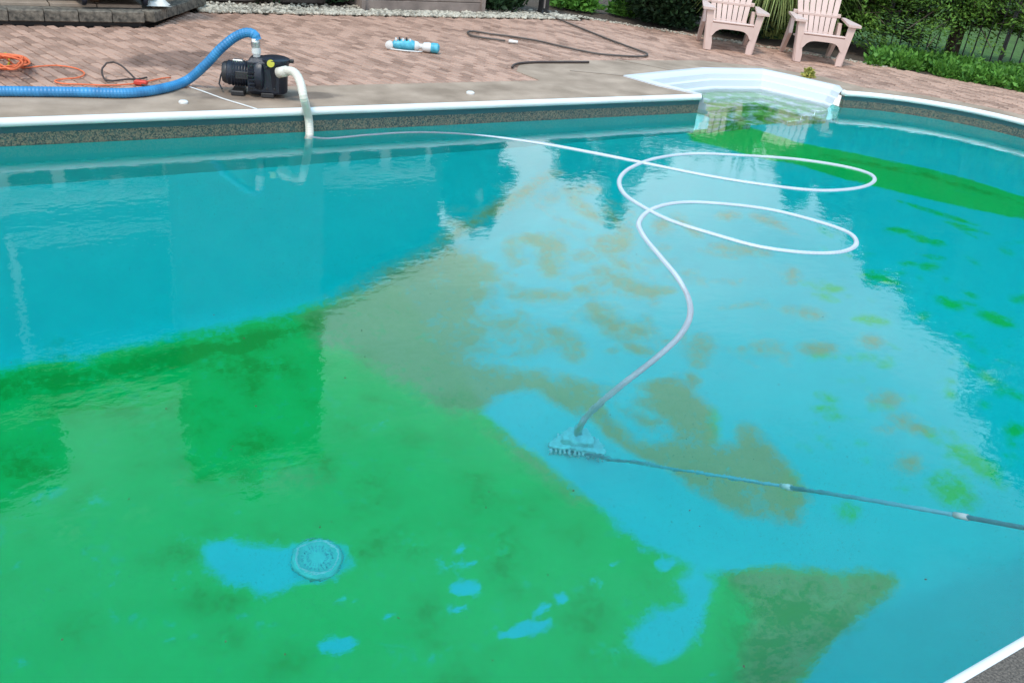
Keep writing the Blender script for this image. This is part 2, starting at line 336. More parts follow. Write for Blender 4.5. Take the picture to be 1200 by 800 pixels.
def wall_mat():
    m_ = bpy.data.materials.new('liner_wall_with_mosaic_border'); m_.use_nodes = True; n = m_.node_tree; LK = n.links.new; b = n.nodes['Principled BSDF']
    b.inputs['Roughness'].default_value = .4
    ge = n.nodes.new('ShaderNodeNewGeometry'); sx = n.nodes.new('ShaderNodeSeparateXYZ'); LK(ge.outputs['Position'], sx.inputs[0])
    vo = n.nodes.new('ShaderNodeTexVoronoi'); vo.inputs['Scale'].default_value = 125; vo.distance = 'CHEBYCHEV'; vo.inputs['Randomness'].default_value = .75; LK(ge.outputs['Position'], vo.inputs['Vector'])
    se = n.nodes.new('ShaderNodeSeparateColor'); LK(vo.outputs['Color'], se.inputs[0])
    rp = n.nodes.new('ShaderNodeValToRGB'); LK(se.outputs[0], rp.inputs[0]); e = rp.color_ramp; e.interpolation = 'CONSTANT'
    e.elements[0].color = (.02, .045, .045, 1); e.elements[1].position = .8; e.elements[1].color = (.20, .17, .12, 1)
    for p, c in ((.2, (.09, .10, .085)), (.4, (.15, .135, .10)), (.6, (.04, .085, .08))):
        x = e.elements.new(p); x.color = (*c, 1)
    def step(z):
        x = n.nodes.new('ShaderNodeMath'); x.operation = 'GREATER_THAN'; LK(sx.outputs['Z'], x.inputs[0]); x.inputs[1].default_value = z; return x.outputs[0]
    def mix(a, c, f):
        x = n.nodes.new('ShaderNodeMix'); x.data_type = 'RGBA'
        for k, q in (('A', a), ('B', c)):
            if isinstance(q, tuple): x.inputs[k].default_value = (*q, 1)
            else: LK(q, x.inputs[k])
        LK(f, x.inputs['Factor']); return x.outputs['Result']
    nz = n.nodes.new('ShaderNodeTexNoise'); nz.inputs['Scale'].default_value = 2; nz.inputs['Detail'].default_value = 5; LK(ge.outputs['Position'], nz.inputs['Vector'])
    base = mix((.012, .46, .45), (.02, .54, .52), nz.outputs[0])
    c = mix(base, rp.outputs[0], step(-.175)); c = mix(c, (.015, .085, .10), step(-.082));  # dark teal top strip has the shade below the coping in its colour
    LK(c, b.inputs['Base Color']); return m_
M['wall'] = wall_mat()

def step_mat():
    m_ = bpy.data.materials.new('white_step_shell'); m_.use_nodes = True; n = m_.node_tree; LK = n.links.new; b = n.nodes['Principled BSDF']
    b.inputs['Roughness'].default_value = .35
    ge = n.nodes.new('ShaderNodeNewGeometry'); sx = n.nodes.new('ShaderNodeSeparateXYZ'); LK(ge.outputs['Position'], sx.inputs[0])
    nz = n.nodes.new('ShaderNodeTexNoise'); nz.inputs['Scale'].default_value = 8; nz.inputs['Detail'].default_value = 7; LK(ge.outputs['Position'], nz.inputs['Vector'])
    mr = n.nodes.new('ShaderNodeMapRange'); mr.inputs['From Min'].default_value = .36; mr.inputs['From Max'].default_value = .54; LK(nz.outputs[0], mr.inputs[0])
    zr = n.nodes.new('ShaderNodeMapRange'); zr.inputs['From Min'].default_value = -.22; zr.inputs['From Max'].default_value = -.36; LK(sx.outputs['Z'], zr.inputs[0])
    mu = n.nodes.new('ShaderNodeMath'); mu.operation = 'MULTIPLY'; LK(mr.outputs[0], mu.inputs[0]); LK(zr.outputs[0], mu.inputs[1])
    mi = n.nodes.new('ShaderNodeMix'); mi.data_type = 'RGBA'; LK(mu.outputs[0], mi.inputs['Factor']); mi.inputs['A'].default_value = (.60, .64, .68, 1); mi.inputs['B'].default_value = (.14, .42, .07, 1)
    LK(mi.outputs['Result'], b.inputs['Base Color']); return m_
M['step'] = step_mat()

def water_mat():
    m_ = bpy.data.materials.new('pool_water'); m_.use_nodes = True; n = m_.node_tree; LK = n.links.new; n.nodes.clear()
    out = n.nodes.new('ShaderNodeOutputMaterial'); g = n.nodes.new('ShaderNodeBsdfGlass'); g.inputs['IOR'].default_value = 1.333; g.inputs['Roughness'].default_value = 0
    ge = n.nodes.new('ShaderNodeNewGeometry'); mp_ = n.nodes.new('ShaderNodeMapping'); mp_.inputs['Rotation'].default_value = (0, 0, -YAW*.8); mp_.inputs['Scale'].default_value = (1, 1.4, 1)
    LK(ge.outputs['Position'], mp_.inputs['Vector'])
    a = n.nodes.new('ShaderNodeTexNoise'); a.inputs['Scale'].default_value = 3.2; a.inputs['Detail'].default_value = 2; LK(mp_.outputs[0], a.inputs['Vector'])
    c = n.nodes.new('ShaderNodeTexNoise'); c.inputs['Scale'].default_value = 17; c.inputs['Detail'].default_value = 3; LK(mp_.outputs[0], c.inputs['Vector'])
    b1 = n.nodes.new('ShaderNodeBump'); b1.inputs['Strength'].default_value = 1; b1.inputs['Distance'].default_value = .0017; LK(a.outputs[0], b1.inputs['Height'])
    b2 = n.nodes.new('ShaderNodeBump'); b2.inputs['Strength'].default_value = 1; b2.inputs['Distance'].default_value = .0005; LK(c.outputs[0], b2.inputs['Height']); LK(b1.outputs[0], b2.inputs['Normal'])
    LK(b2.outputs[0], g.inputs['Normal'])
    va = n.nodes.new('ShaderNodeVolumeAbsorption'); va.inputs['Color'].default_value = (.24, .95, .98, 1); va.inputs['Density'].default_value = .5
    LK(g.outputs[0], out.inputs['Surface']); LK(va.outputs[0], out.inputs['Volume']); return m_
M['water'] = water_mat()

# ------------------------------------------------------------------ pool outline
def arc(cx, cy, r, a0, a1, n): return [(cx+r*math.cos(R(a0+(a1-a0)*i/n)), cy+r*math.sin(R(a0+(a1-a0)*i/n))) for i in range(n+1)]
SE0, SE1 = 6.13, 8.12                    # step opening along the far edge
def line(a, b, n): return [(a[0]+(b[0]-a[0])*i/n, a[1]+(b[1]-a[1])*i/n) for i in range(n)]
def outline(o=0.0):                      # CCW, from right side of the opening? runs far-left ... starts at step's left jamb
    N1, N0, E1, E0 = N_FAR+o, N_NEAR-o, E_R+o, E_L-o; rr, rl = R_R+o, R_L+o
    p = line((SE0, N1), (E0+rl, N1), 40)
    p += arc(E0+rl, N1-rl, rl, 90, 180, 16)
    p += arc(E0+rl, N0+rl, rl, 180, 270, 16)
    p += line((E0+rl, N0), (E1-rr, N0), 40)[1:]
    p += arc(E1-rr, N0+rr, rr, 270, 360, 20)
    p += arc(E1-rr, N1-rr, rr, 0, 74, 18)
    e = p[-1]; p += [(SE1, N1+.0)]
    return p
OUT = outline()
REC = [(SE1, N_FAR), (8.15, 6.42), (8.03, 6.72), (7.90, 7.03), (7.83, 7.16), (7.1, 7.24), (6.5, 7.12), (5.92, 6.99), (6.02, 6.62), (SE0, N_FAR)]
def sweep(path, prof, name, m_, parent, closed=False, capends=True, **k):     # prof: (out, z)
    P = [np.array(p) for p in path]; n = len(P); mb = MB(); V_ = []
    for i in range(n):
        a = P[i-1] if (i or closed) else P[0]; b = P[(i+1) % n] if (i < n-1 or closed) else P[-1]
        t = (b-a)/np.linalg.norm(b-a); nr = np.array([t[1], -t[0]])
        for o, z in prof: V_.append((P[i][0]+nr[0]*o, P[i][1]+nr[1]*o, z))
    q = len(prof); F_ = []
    for i in range(n if closed else n-1):
        j = (i+1) % n
        for s_ in range(q): F_.append((i*q+s_, j*q+s_, j*q+(s_+1) % q, i*q+(s_+1) % q))
    if not closed: F_ += [tuple(range(q)), tuple((n-1)*q+s_ for s_ in range(q-1, -1, -1))]
    mb.add(V_, F_); return mb.build(name, m_, parent, **k)

pool = thing('swimming_pool', 'in-ground swimming pool with white coping, blue liner and green algae on its floor', 'pool')
# coping in lengths, seams as in the photo
prof = [(.038, -.038), (.038, .011), (.018, .014), (.004, .010), (-.007, -.001), (-.011, -.015), (-.007, -.030), (.004, -.039), (.02, -.040)]
n_out = len(OUT); cut = [0, 11, 25, 41, 60, 78, 96, 118, 137, 152, n_out-1]
dens = []
cuts = [0.0]
acc = [0]
for i in range(1, n_out): acc.append(acc[-1]+math.dist(OUT[i], OUT[i-1]))
tot = acc[-1]; seams = [0, .72, 3.9, 6.6, 9.9, 13.0, 16.2, 19.5, 22.6, 25.7, 28.6, tot]
def sub(s0, s1):
    q = []
    def pt(s):
        for i in range(1, n_out):
            if acc[i] >= s-1e-9:
                t = (s-acc[i-1])/(acc[i]-acc[i-1]); return (OUT[i-1][0]+(OUT[i][0]-OUT[i-1][0])*t, OUT[i-1][1]+(OUT[i][1]-OUT[i-1][1])*t)
    q.append(pt(s0)); q += [OUT[i] for i in range(n_out) if s0+.02 < acc[i] < s1-.02]; q.append(pt(s1)); return q
for a, b in zip(seams[:-1], seams[1:]):
    if b > tot: b = tot
    if b-a < .05: continue
    smooth_angle(sweep(sub(a+.002, b-.002), prof, 'coping_section', M['coping'], pool), 50)
FULL = OUT + REC[1:-1]
sweep(OUT, [(.014, -.039), (.014, ZS-.02), (.07, ZS-.02), (.07, -.039)], 'liner_wall', M['wall'], pool)
# floor
st = .035
xs = np.arange(E_L-.1, E_R+.1, st); ys = np.arange(N_NEAR-.1, N_FAR+.1, st); X, Y = np.meshgrid(xs, ys, indexing='ij'); Z = H(X, Y)
# soften creases
for _ in range(22):
    Z[1:-1, 1:-1] = (Z[1:-1, 1:-1]*4+Z[:-2, 1:-1]+Z[2:, 1:-1]+Z[1:-1, :-2]+Z[1:-1, 2:])/8
def inside(X, Y, poly):
    c = np.zeros(np.shape(X), bool); j = len(poly)-1
    for i in range(len(poly)):
        xi, yi = poly[i]; xj, yj = poly[j]
        if yi != yj: c ^= ((yi > Y) != (yj > Y)) & (X < (xj-xi)*(Y-yi)/(yj-yi)+xi)
        j = i
    return c
def sdist(X, Y, poly):                   # >0 inside
    d = np.full(np.shape(X), 1e9); n = len(poly)
    for i in range(n):
        ax, ay = poly[i]; bx, by = poly[(i+1) % n]; L2 = (bx-ax)**2+(by-ay)**2+1e-12
        t = np.clip(((X-ax)*(bx-ax)+(Y-ay)*(by-ay))/L2, 0, 1); d = np.minimum(d, np.hypot(X-ax-t*(bx-ax), Y-ay-t*(by-ay)))
    return np.where(inside(X, Y, poly), d, -d)
dep = np.zeros(X.shape+(3,))
def poly_px(p): return [tuple(FL(*q)[:2]) for q in p]
def ell_px(cx, cy, rx, ry, a=0, n=12):
    return poly_px([(cx+rx*math.cos(t)*math.cos(R(a))-ry*math.sin(t)*math.sin(R(a)), cy+rx*math.cos(t)*math.sin(R(a))+ry*math.sin(t)*math.cos(R(a))) for t in [2*math.pi*i/n for i in range(n)]])
def paint(ch, P, feather=.1, amt=1.0):
    x0 = min(p[0] for p in P)-feather*2; x1 = max(p[0] for p in P)+feather*2; y0 = min(p[1] for p in P)-feather*2; y1 = max(p[1] for p in P)+feather*2
    s = (slice(*np.searchsorted(xs, [x0, x1])), slice(*np.searchsorted(ys, [y0, y1])))
    if X[s].size == 0: return
    k = np.clip(.5+sdist(X[s], Y[s], P)/(2*feather), 0, 1)
    if ch == 'clear':
        for c in range(3): dep[s+(c,)] *= 1-k*amt
    else: dep[s+(ch,)] = np.maximum(dep[s+(ch,)], k*amt)
# green over the deep floor
paint(0, poly_px([(-160, 470), (0, 432), (100, 420), (220, 392), (300, 378), (370, 360), (430, 345), (470, 340), (560, 470), (600, 512), (650, 550), (700, 592), (760, 640), (845, 672), (880, 662), (868, 740), (850, 810), (840, 900), (-200, 900)]), .10)
paint(2, poly_px([(-60, 450), (0, 440), (100, 430), (220, 402), (300, 387), (372, 368), (380, 385), (300, 412), (220, 430), (120, 452), (0, 472), (-60, 484)]), .10, .85)
paint(0, poly_px([(840, 672), (875, 662), (1045, 674), (1052, 682), (985, 738), (925, 815), (830, 830)]), .05)
paint(1, poly_px([(850, 672), (880, 664), (1045, 674), (1052, 684), (985, 738), (928, 805), (900, 850), (866, 850), (872, 760), (884, 715)]), .06, .95)
paint(2, poly_px([(860, 682), (1045, 678), (985, 737), (925, 800), (862, 840)]), .12, .8)
paint(2, ell_px(868, 672, 22, 8), .08, .6)
# tan dust
for pl, f, am in [
    ([(355, 372), (430, 330), (520, 288), (560, 300), (575, 340), (552, 372), (535, 400), (560, 425), (640, 438), (690, 462), (688, 486), (650, 488), (622, 460), (598, 462), (566, 482), (530, 484), (470, 450), (415, 415), (375, 405)], .12, .95),
    ([(645, 198), (660, 202), (600, 245), (545, 275), (520, 288), (505, 282), (560, 248), (600, 225)], .06, .7),
    ([(745, 452), (790, 440), (835, 478), (842, 520), (862, 522), (868, 497), (885, 498), (912, 530), (937, 560), (949, 588), (933, 613), (866, 602), (800, 566), (752, 524), (792, 508), (768, 480)], .06, .9),
    ([(655, 436), (702, 450), (716, 488), (748, 514), (795, 522), (805, 562), (748, 536), (712, 518), (692, 490), (662, 462)], .05, .85),
    ([(560, 500), (600, 505), (655, 548), (700, 590), (670, 590), (620, 550)], .08, .55),
]: paint(1, poly_px(pl), f, am)
for e in [(647, 300, 20, 28), (633, 347, 42, 9), (733, 333, 46, 12, 20), (707, 320, 16, 10), (593, 380, 34, 11), (663, 403, 30, 17, 35), (707, 370, 27, 14, 35), (737, 387, 36, 14, 5), (567, 317, 20, 11), (600, 293, 12, 15), (520, 343, 45, 16), (777, 265, 13, 12), (717, 287, 28, 14), (687, 247, 28, 8, 30), (683, 223, 26, 6), (943, 367, 30, 8, 10), (927, 322, 11, 11), (897, 407, 20, 10), (960, 408, 26, 8), (1020, 400, 17, 8), (867, 293, 38, 7, 8), (820, 407, 20, 16), (853, 253, 15, 6), (900, 258, 22, 6, 15), (1037, 467, 22, 9), (1067, 497, 32, 10, 20), (1040, 503, 15, 5), (1063, 543, 18, 11), (590, 395, 70, 30), (540, 380, 40, 30), (770, 470, 30, 14)]:
    paint(1, ell_px(*e), .07, .66 if e[2] < 60 else .42)
for e in [(1090, 312, 14, 6), (1033, 327, 27, 6, 15), (1058, 340, 9, 4), (1113, 355, 22, 7, 20), (1167, 373, 28, 8, 20), (1083, 370, 9, 6), (1020, 375, 26, 7, 10), (1053, 270, 22, 4, 5), (1100, 250, 55, 3, 17), (1133, 267, 32, 3, 15), (1197, 350, 14, 6), (1093, 510, 20, 8, 40), (973, 467, 7, 6), (978, 488, 15, 6), (993, 600, 17, 14), (1110, 447, 16, 4), (1175, 453, 36, 6, 30), (1190, 503, 15, 10), (1120, 533, 16, 6), (1117, 577, 38, 20, 30), (1153, 475, 9, 5), (833, 500, 14, 25), (925, 575, 18, 26), (1140, 540, 40, 14, 30)]:
    paint(0, ell_px(*e), .05, .62)
for e in [(560, 586, 13, 14), (590, 646, 24, 36), (617, 690, 34, 12), (503, 722, 22, 32), (510, 750, 30, 14), (690, 715, 26, 36), (713, 763, 40, 20), (207, 646, 30, 20), (253, 700, 42, 22), (267, 750, 24, 15), (333, 770, 32, 18), (90, 740, 18, 20), (170, 655, 12, 8), (290, 430, 70, 18), (130, 480, 60, 8), (30, 545, 40, 30), (440, 640, 14, 22), (300, 520, 30, 20)]:
    paint(2, ell_px(*e), .12, .62)
for e in [(480, 330+100, 60, 24), (330, 560, 60, 20), (85, 625, 16, 12), (215, 565, 10, 14), (160, 600, 10, 8)]: paint(1, ell_px(*e), .16, .38)
rg = random.Random(5)
for i in range(230):
    x = rg.uniform(520, 1060); y = rg.uniform(205, 560)
    if y > 470+max(0, (x-700))*.5 or (x > 820 and y > 425) or x > 930 or y < 215+(x-600)*.16: continue
    paint(1, ell_px(x, y, rg.uniform(6, 32), rg.uniform(2, 9), rg.uniform(-10, 40)), .05, rg.uniform(.25, .72))
for i in range(150):
    paint(0, ell_px(rg.uniform(940, 1200), rg.uniform(270, 600), rg.uniform(5, 22), rg.uniform(2, 7), rg.uniform(-5, 35)), .04, rg.uniform(.2, .6))
for i in range(170):
    x = rg.uniform(-20, 900); y = rg.uniform(410, 800)
    if x > 450+(y-380)*1.1: continue
    paint(2, ell_px(x, y, rg.uniform(10, 45), rg.uniform(6, 24), rg.uniform(-30, 30)), .12, rg.uniform(.15, .6))
for i in range(110):
    x = rg.uniform(-20, 900); y = rg.uniform(480, 800)
    if x > 420+(y-380)*1.1: continue
    paint('clear', ell_px(x, y, rg.uniform(4, 22), rg.uniform(2, 10), rg.uniform(-25, 15)), .05, rg.uniform(.12, .34))
# green ring at the foot of the shallow end's curved wall
paint(0, poly_px([(790, 132), (860, 145), (930, 166), (1000, 180), (1080, 196), (1140, 212), (1200, 231), (1280, 262), (1280, 290), (1200, 257), (1130, 243), (1040, 222), (980, 207), (930, 192), (870, 180), (810, 165)]), .06)
paint(2, poly_px([(960, 178), (1080, 200), (1200, 236), (1200, 242), (1080, 207), (960, 184)]), .05, .5)
# places brushed clean
for pl in [[(232, 634), (270, 630), (330, 641), (370, 632), (402, 640), (412, 660), (392, 676), (350, 684), (315, 698), (270, 682), (236, 662)],
           [(733, 745), (770, 716), (802, 704), (795, 678), (820, 664), (837, 690), (826, 732), (802, 770), (776, 781), (745, 766)],
           [(566, 483), (600, 462), (626, 460), (662, 482), (700, 512), (745, 540), (850, 610), (880, 640), (900, 660), (845, 668), (760, 636), (700, 586), (650, 545), (605, 508)]]:
    paint('clear', poly_px(pl), .055)
for e in [(395, 755, 27, 9, -8), (545, 690, 21, 9), (537, 713, 14, 5), (617, 737, 36, 9, -14), (635, 712, 11, 6, -20), (658, 700, 8, 6), (545, 661, 18, 3, -10), (537, 643, 10, 3), (455, 722, 12, 4), (405, 703, 12, 3), (778, 662, 12, 6), (717, 660, 7, 3), (198, 748, 9, 3), (700, 680, 7, 3)]:
    paint('clear', ell_px(*e), .016)
keep = inside(X, Y, outline(.075)+[(SE1, N_FAR+.1), (SE0, N_FAR+.1)])
idx = -np.ones(X.shape, int); idx[keep] = np.arange(keep.sum())
q = np.stack([idx[:-1, :-1], idx[1:, :-1], idx[1:, 1:], idx[:-1, 1:]], -1).reshape(-1, 4); q = q[(q >= 0).all(1)]
me = bpy.data.meshes.new('pool_floor'); me.from_pydata(np.stack([X[keep], Y[keep], Z[keep]], -1).tolist(), [], q.tolist())
ca = me.attributes.new('deposit', 'FLOAT_COLOR', 'POINT'); dd = np.concatenate([dep[keep], np.ones((keep.sum(), 1))], 1).astype(np.float32); ca.data.foreach_set('color', dd.ravel())
me.materials.append(M['floor']); me.shade_smooth(); link('pool_floor', me, pool)
# main drain
dc = FL(372, 656); mb = MB().lathe([(.135, 0), (.135, .012), (.12, .022), (.10, .024), (.098, .016), (.06, .020), (.03, .026), (.0, .028)], (0, 0, 0), n=36)
dr = mb.build('main_drain', M['drain'], pool, True); dr.scale = (.92, .92, .92); dr.location = (dc[0], dc[1], dc[2]+.004)
gm = MB()
for rr_ in (.05, .075):
    for k in range(24):
        a = 2*math.pi*k/24; gm.box((rr_*math.cos(a), rr_*math.sin(a), .0225), (.016, .004, .006), a)
gm.build('drain_slot', M['slot'], dr, kind='stuff')
gm = MB().lathe([(.112, .021), (.112, .030), (.104, .030), (.104, .021)], n=36, cap=False); gm.build('drain_ring', M['white'], dr, True)

# white step unit
def ring(d, z):
    k = 1-d*1.05; out = []
    for i, p in enumerate(REC):
        kx = min(k, 1) if i in (0, len(REC)-1) else k
        out.append((7.12+(p[0]-7.12)*kx, N_FAR+(p[1]-N_FAR)*k, z))
    return out
su = link('step_unit', None, pool)
def shell(rings, name):
    m2 = MB(); n = len(REC); vs = [p for r_ in rings for p in r_]
    fs = [(k*n+i, k*n+n+i, k*n+n+i+1, k*n+i+1) for k in range(len(rings)-1) for i in range(n-1)]
    m2.add(vs, fs); o = m2.build(name, M['step'], su); smooth_angle(o, 22); return o
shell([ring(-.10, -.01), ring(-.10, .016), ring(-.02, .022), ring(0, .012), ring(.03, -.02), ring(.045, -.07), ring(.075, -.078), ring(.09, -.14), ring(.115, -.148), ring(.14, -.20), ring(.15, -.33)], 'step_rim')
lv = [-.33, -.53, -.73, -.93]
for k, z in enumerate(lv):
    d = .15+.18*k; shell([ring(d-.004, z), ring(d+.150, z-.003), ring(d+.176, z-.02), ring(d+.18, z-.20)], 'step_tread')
    for s_ in (0, -1):
        x0, x1 = ring(d, 0)[s_][0], ring(d+.18, 0)[s_][0]; n_r = 4
        for i in range(n_r):
            o = MB().box((0, 0, 0), (abs(x1-x0)/n_r-.004, .02, z+1.18), 0, .004).build('jamb_panel', M['step'], su); o.location = (x0+(x1-x0)*(i+.5)/n_r, N_FAR-.012-.005*(i % 2), (z-.006-1.18)/2)
MB().box((7.12, N_FAR-.006, -1.155), (.5, .03, .06)).build('bottom_riser', M['step'], su)
# water body
wp = outline(.045)[:-1]
wpoly = [(SE0, N_FAR+.045)]+wp[1:]+[(SE1, N_FAR+.045)]+[(p[0], p[1]) for p in [ring(.02, 0)[i] for i in range(1, len(REC)-1)]]
MB().prism(wpoly, -2.4, WATER).build('water', M['water'], None, kind='structure')

# ------------------------------------------------------------------ ground, deck, paving
def sheet(name, outer, hole, z, m_, **k):
    bm = bmesh.new(); es = []
    for lp in (outer, hole):
        if not lp: continue
        vs = [bm.verts.new((p[0], p[1], z)) for p in lp]; es += [bm.edges.new((vs[i], vs[(i+1) % len(vs)])) for i in range(len(vs))]
    bmesh.ops.triangle_fill(bm, edges=es, use_beauty=True)
    for f in bm.faces:
        if f.normal.z < 0: f.normal_flip()
    me = bpy.data.meshes.new(name); bm.to_mesh(me); bm.free(); me.materials.append(m_); return link(name, me, None, **k)
def hole(o):
    c = np.array([7.1, 6.6]); rc = [(p[0]+(p[0]-c[0])/np.hypot(*(np.array(p)-c))*o, p[1]+(p[1]-c[1])/np.hypot(*(np.array(p)-c))*o) for p in REC[1:-1]]
    return outline(o)[1:-1]+rc
sheet('ground', [(-90, -90), (120, -90), (120, 120), (-90, 120)], hole(.20), -.07, M['lawn'], kind='structure')
sheet('patio_bed', [(-4, -3), (11.35, -3), (11.35, 3), (11.05, 5.95), (10.35, 7.1), (9.65, 8.4), (8.65, 9.4), (7.6, 10.3), (-4, 10.3)], hole(.16), -.028, M['bed'], kind='structure')
# concrete border with the pad round the steps
pad = [(-4, 6.93), (4.75, 6.98), (4.72, 7.35), (4.95, 7.66), (5.5, 7.78), (7.4, 7.72), (8.1, 7.35), (8.5, 6.85)]
pad += [(p[0], p[1]) for p in arc(E_R-R_R, N_FAR-R_R, R_R+.33, 62, 0, 14)] + [(E_R+.33, 2.4)] + arc(E_R-R_R, N_NEAR+R_R, R_R+.33, 0, -60, 10) + [(8.7, .35), (8.7, .34)]
hl = [p for p in hole(.03)]
# far and right part of the ring only: split by the near edge
ringpoly_outer = pad
o2 = outline(.026)
far_inner = []
# follow inner side from near-right round far edge back to far-left (reverse order of outline)
pts_r = [p for p in o2 if (p[0] > 8.0 and p[1] > .34)]
start = [p for p in o2[1:-1] if p[0] > 8.05]
rec_o = [(p[0]+(p[0]-7.1)*.035, p[1]+(p[1]-6.6)*.035) for p in REC[1:-1]]
o_far = [p for p in o2[1:] if p[1] > N_FAR-.001 and p[0] < SE0][::1]
deck_poly = pad + [(E_R-R_R+.3, N_NEAR-.36)] + [p for p in start if True] + rec_o + [(SE0-.02, N_FAR+.03), (-4, N_FAR+.03)]
def flat_poly(name, poly, z0, z1, m_, **k):
    bm = bmesh.new(); vs = [bm.verts.new((p[0], p[1], z1)) for p in poly]; f = bm.faces.new(vs)
    r_ = bmesh.ops.extrude_face_region(bm, geom=[f]); 
    for v in [g_ for g_ in r_['geom'] if isinstance(g_, bmesh.types.BMVert)]: v.co.z = z0
    bmesh.ops.recalc_face_normals(bm, faces=bm.faces); bmesh.ops.triangulate(bm, faces=bm.faces)
    me = bpy.data.meshes.new(name); bm.to_mesh(me); bm.free(); me.materials.append(m_); return link(name, me, None, **k)
flat_poly('concrete_border', deck_poly, -.05, .003, M['deckc'], kind='structure')
near_in = [p for p in outline(.026) if p[1] < 1.6 and p[0] < E_R-R_R+.05 ]
near_in = sorted([p for p in near_in if p[1] < N_NEAR+.3], key=lambda p: p[0])
flat_poly('near_deck', [(-6, -4), (14, -4), (14, .3), (8.75, .30)]+[(8.3, N_NEAR-.026)]*1+[p for p in near_in if p[0] > -.6][::-1]+[(-1.2, .95), (-6, 1.6)], -.05, .019, M['aggregate'], kind='structure')

# pavers: running bond
patio = link('brick_patio', None, None, kind='structure')
pa = R(104); PL, PW = .155, .078; ux = np.array([math.cos(pa), math.sin(pa)]); uy = np.array([-math.sin(pa), math.cos(pa)])
pmesh = MB()
def paver_v(seed):
    r_ = random.Random(seed); x, y = PL/2-.004, PW/2-.004; b = .008; t = -.001-r_.random()*.005
    tilt = [t+r_.uniform(-.0012, .0012) for _ in range(4)]
    return [(-x, -y, -.05), (x, -y, -.05), (x, y, -.05), (-x, y, -.05), (-x, -y, tilt[0]-b*.8), (x, -y, tilt[1]-b*.8), (x, y, tilt[2]-b*.8), (-x, y, tilt[3]-b*.8),
            (-x+b, -y+b, tilt[0]), (x-b, -y+b, tilt[1]), (x-b, y-b, tilt[2]), (-x+b, y-b, tilt[3])]
pf = [(0, 1, 5, 4), (1, 2, 6, 5), (2, 3, 7, 6), (3, 0, 4, 7), (4, 5, 9, 8), (5, 6, 10, 9), (6, 7, 11, 10), (7, 4, 8, 11), (8, 9, 10, 11)]
variants = [mesh('paver', paver_v(i), pf, M['paver']) for i in range(8)]
dp = deck_poly; cells = []
slab = [(-4, 9.38), (1.80, 9.34), (2.62, 10.45), (2.62, 11.2), (-4, 11.2)]
bedp = [(2.5, 10.08), (7.35, 10.15), (7.6, 10.4), (8.05, 9.9), (8.6, 9.3), (9.6, 8.3), (10.3, 7.0), (11.0, 5.9), (11.3, 3.0), (11.3, -2), (16, -2), (16, 14), (2.5, 14)]
for i in range(-90, 170):
    for j in range(-230, 40):
        c = ux*(i*PL+(PL/2 if j % 2 else 0))+uy*j*PW
        if not (-1.5 < c[0] < 11.4 and .3 < c[1] < 10.15): continue
        if c[0] < 8.3 and c[1] < 6.9: continue
        cells.append(c)
C = np.array(cells); ok = ~(sdist(C[:, 0], C[:, 1], dp) > .03) & ~inside(C[:, 0], C[:, 1], slab) & ~(sdist(C[:, 0], C[:, 1], FULL) > -.12) & ~(sdist(C[:, 0], C[:, 1], bedp) > .04)
C = C[ok]
def px_of(p):
    v = np.array(p)-CAM; return 600+F_PX*(v@rt)/(v@fw), 400-F_PX*(v@up)/(v@fw)
vis = []; rest = []
for c in C:
    x, y = px_of((c[0], c[1], 0)); 
    if -60 < x < 1260 and -40 < y < 300: vis.append((np.hypot(c[0], c[1]), tuple(c)))
    else: rest.append(tuple(c))
vis.sort(); near = [c for _, c in vis[:300]]; rest = [c for _, c in vis[300:]]+[c for c in rest if abs(c[0]) < 12]
for k, c in enumerate(near):
    o = link('paver', variants[k % 8], patio); o.location = (c[0], c[1], 0); o.rotation_euler = (0, 0, pa+(math.pi if k % 3 == 0 else 0))
mb = MB(); ca_, sa_ = math.cos(pa), math.sin(pa)
for k, c in enumerate(rest):
    mb.add([(v[0]*ca_-v[1]*sa_+c[0], v[0]*sa_+v[1]*ca_+c[1], v[2]) for v in paver_v(k)], pf)
mb.build('paving', M['paver'], patio, kind='stuff')

# ------------------------------------------------------------------ raised step platform at upper left
pt = thing('patio_platform', 'low raised stone-edged patio platform at the upper left', 'platform')
MB().prism([(-4, 9.44), (1.76, 9.40), (2.52, 10.45), (2.52, 11.1), (-4, 11.1)], -.02, .045).build('shade_base', M['blackm'], pt)  # set-in base, coloured black for the shade line under the edge stones
MB().prism([(-4, 9.42), (1.76, 9.38), (2.55, 10.45), (2.55, 11.12), (-4, 11.12)], .04, .135).build('core', M['stone'], pt)
def row(a, b, n, name, m_, zc, hz, dw):
    a = np.array(a); b = np.array(b); d = (b-a)/n; L_ = np.linalg.norm(d); rz = math.atan2(d[1], d[0])
    for i in range(n):
        c = a+d*(i+.5); o = MB().box((0, 0, 0), (L_-.008, dw+random.uniform(-.012, .012), hz), 0, .008).build(name, m_, pt); o.location = (c[0], c[1], zc+random.uniform(-.003, .003)); o.rotation_euler = (0, 0, rz+random.uniform(-.01, .01))
row((-2.2, 9.41), (1.78, 9.37), 14, 'edge_stone', M['stone'], .085, .10, .12)
row((1.82, 9.36), (2.58, 10.42), 5, 'edge_stone', M['stone'], .085, .10, .12)
for i in range(10):
    for j in range(3):
        x0, y0 = -2.2+i*.4+(.2 if j % 2 else 0), 9.50+j*.5
        o = MB().box((0, 0, 0), (.39, .49, .03), 0, .004).build('paving_slab', M['slabtop'], pt); o.location = (x0+.2, y0+.25, .149+random.uniform(-.001, .001))
for k in range(2):
    o = MB().prism([(1.9, 9.52), (2.10, 9.85), (2.30, 10.12), (1.9, 10.12)] if k == 0 else [(1.9, 10.13), (2.31, 10.13), (2.46, 10.38), (2.46, 11.0), (1.9, 11.0)], .134, .163).build('paving_slab', M['slabtop'], pt)

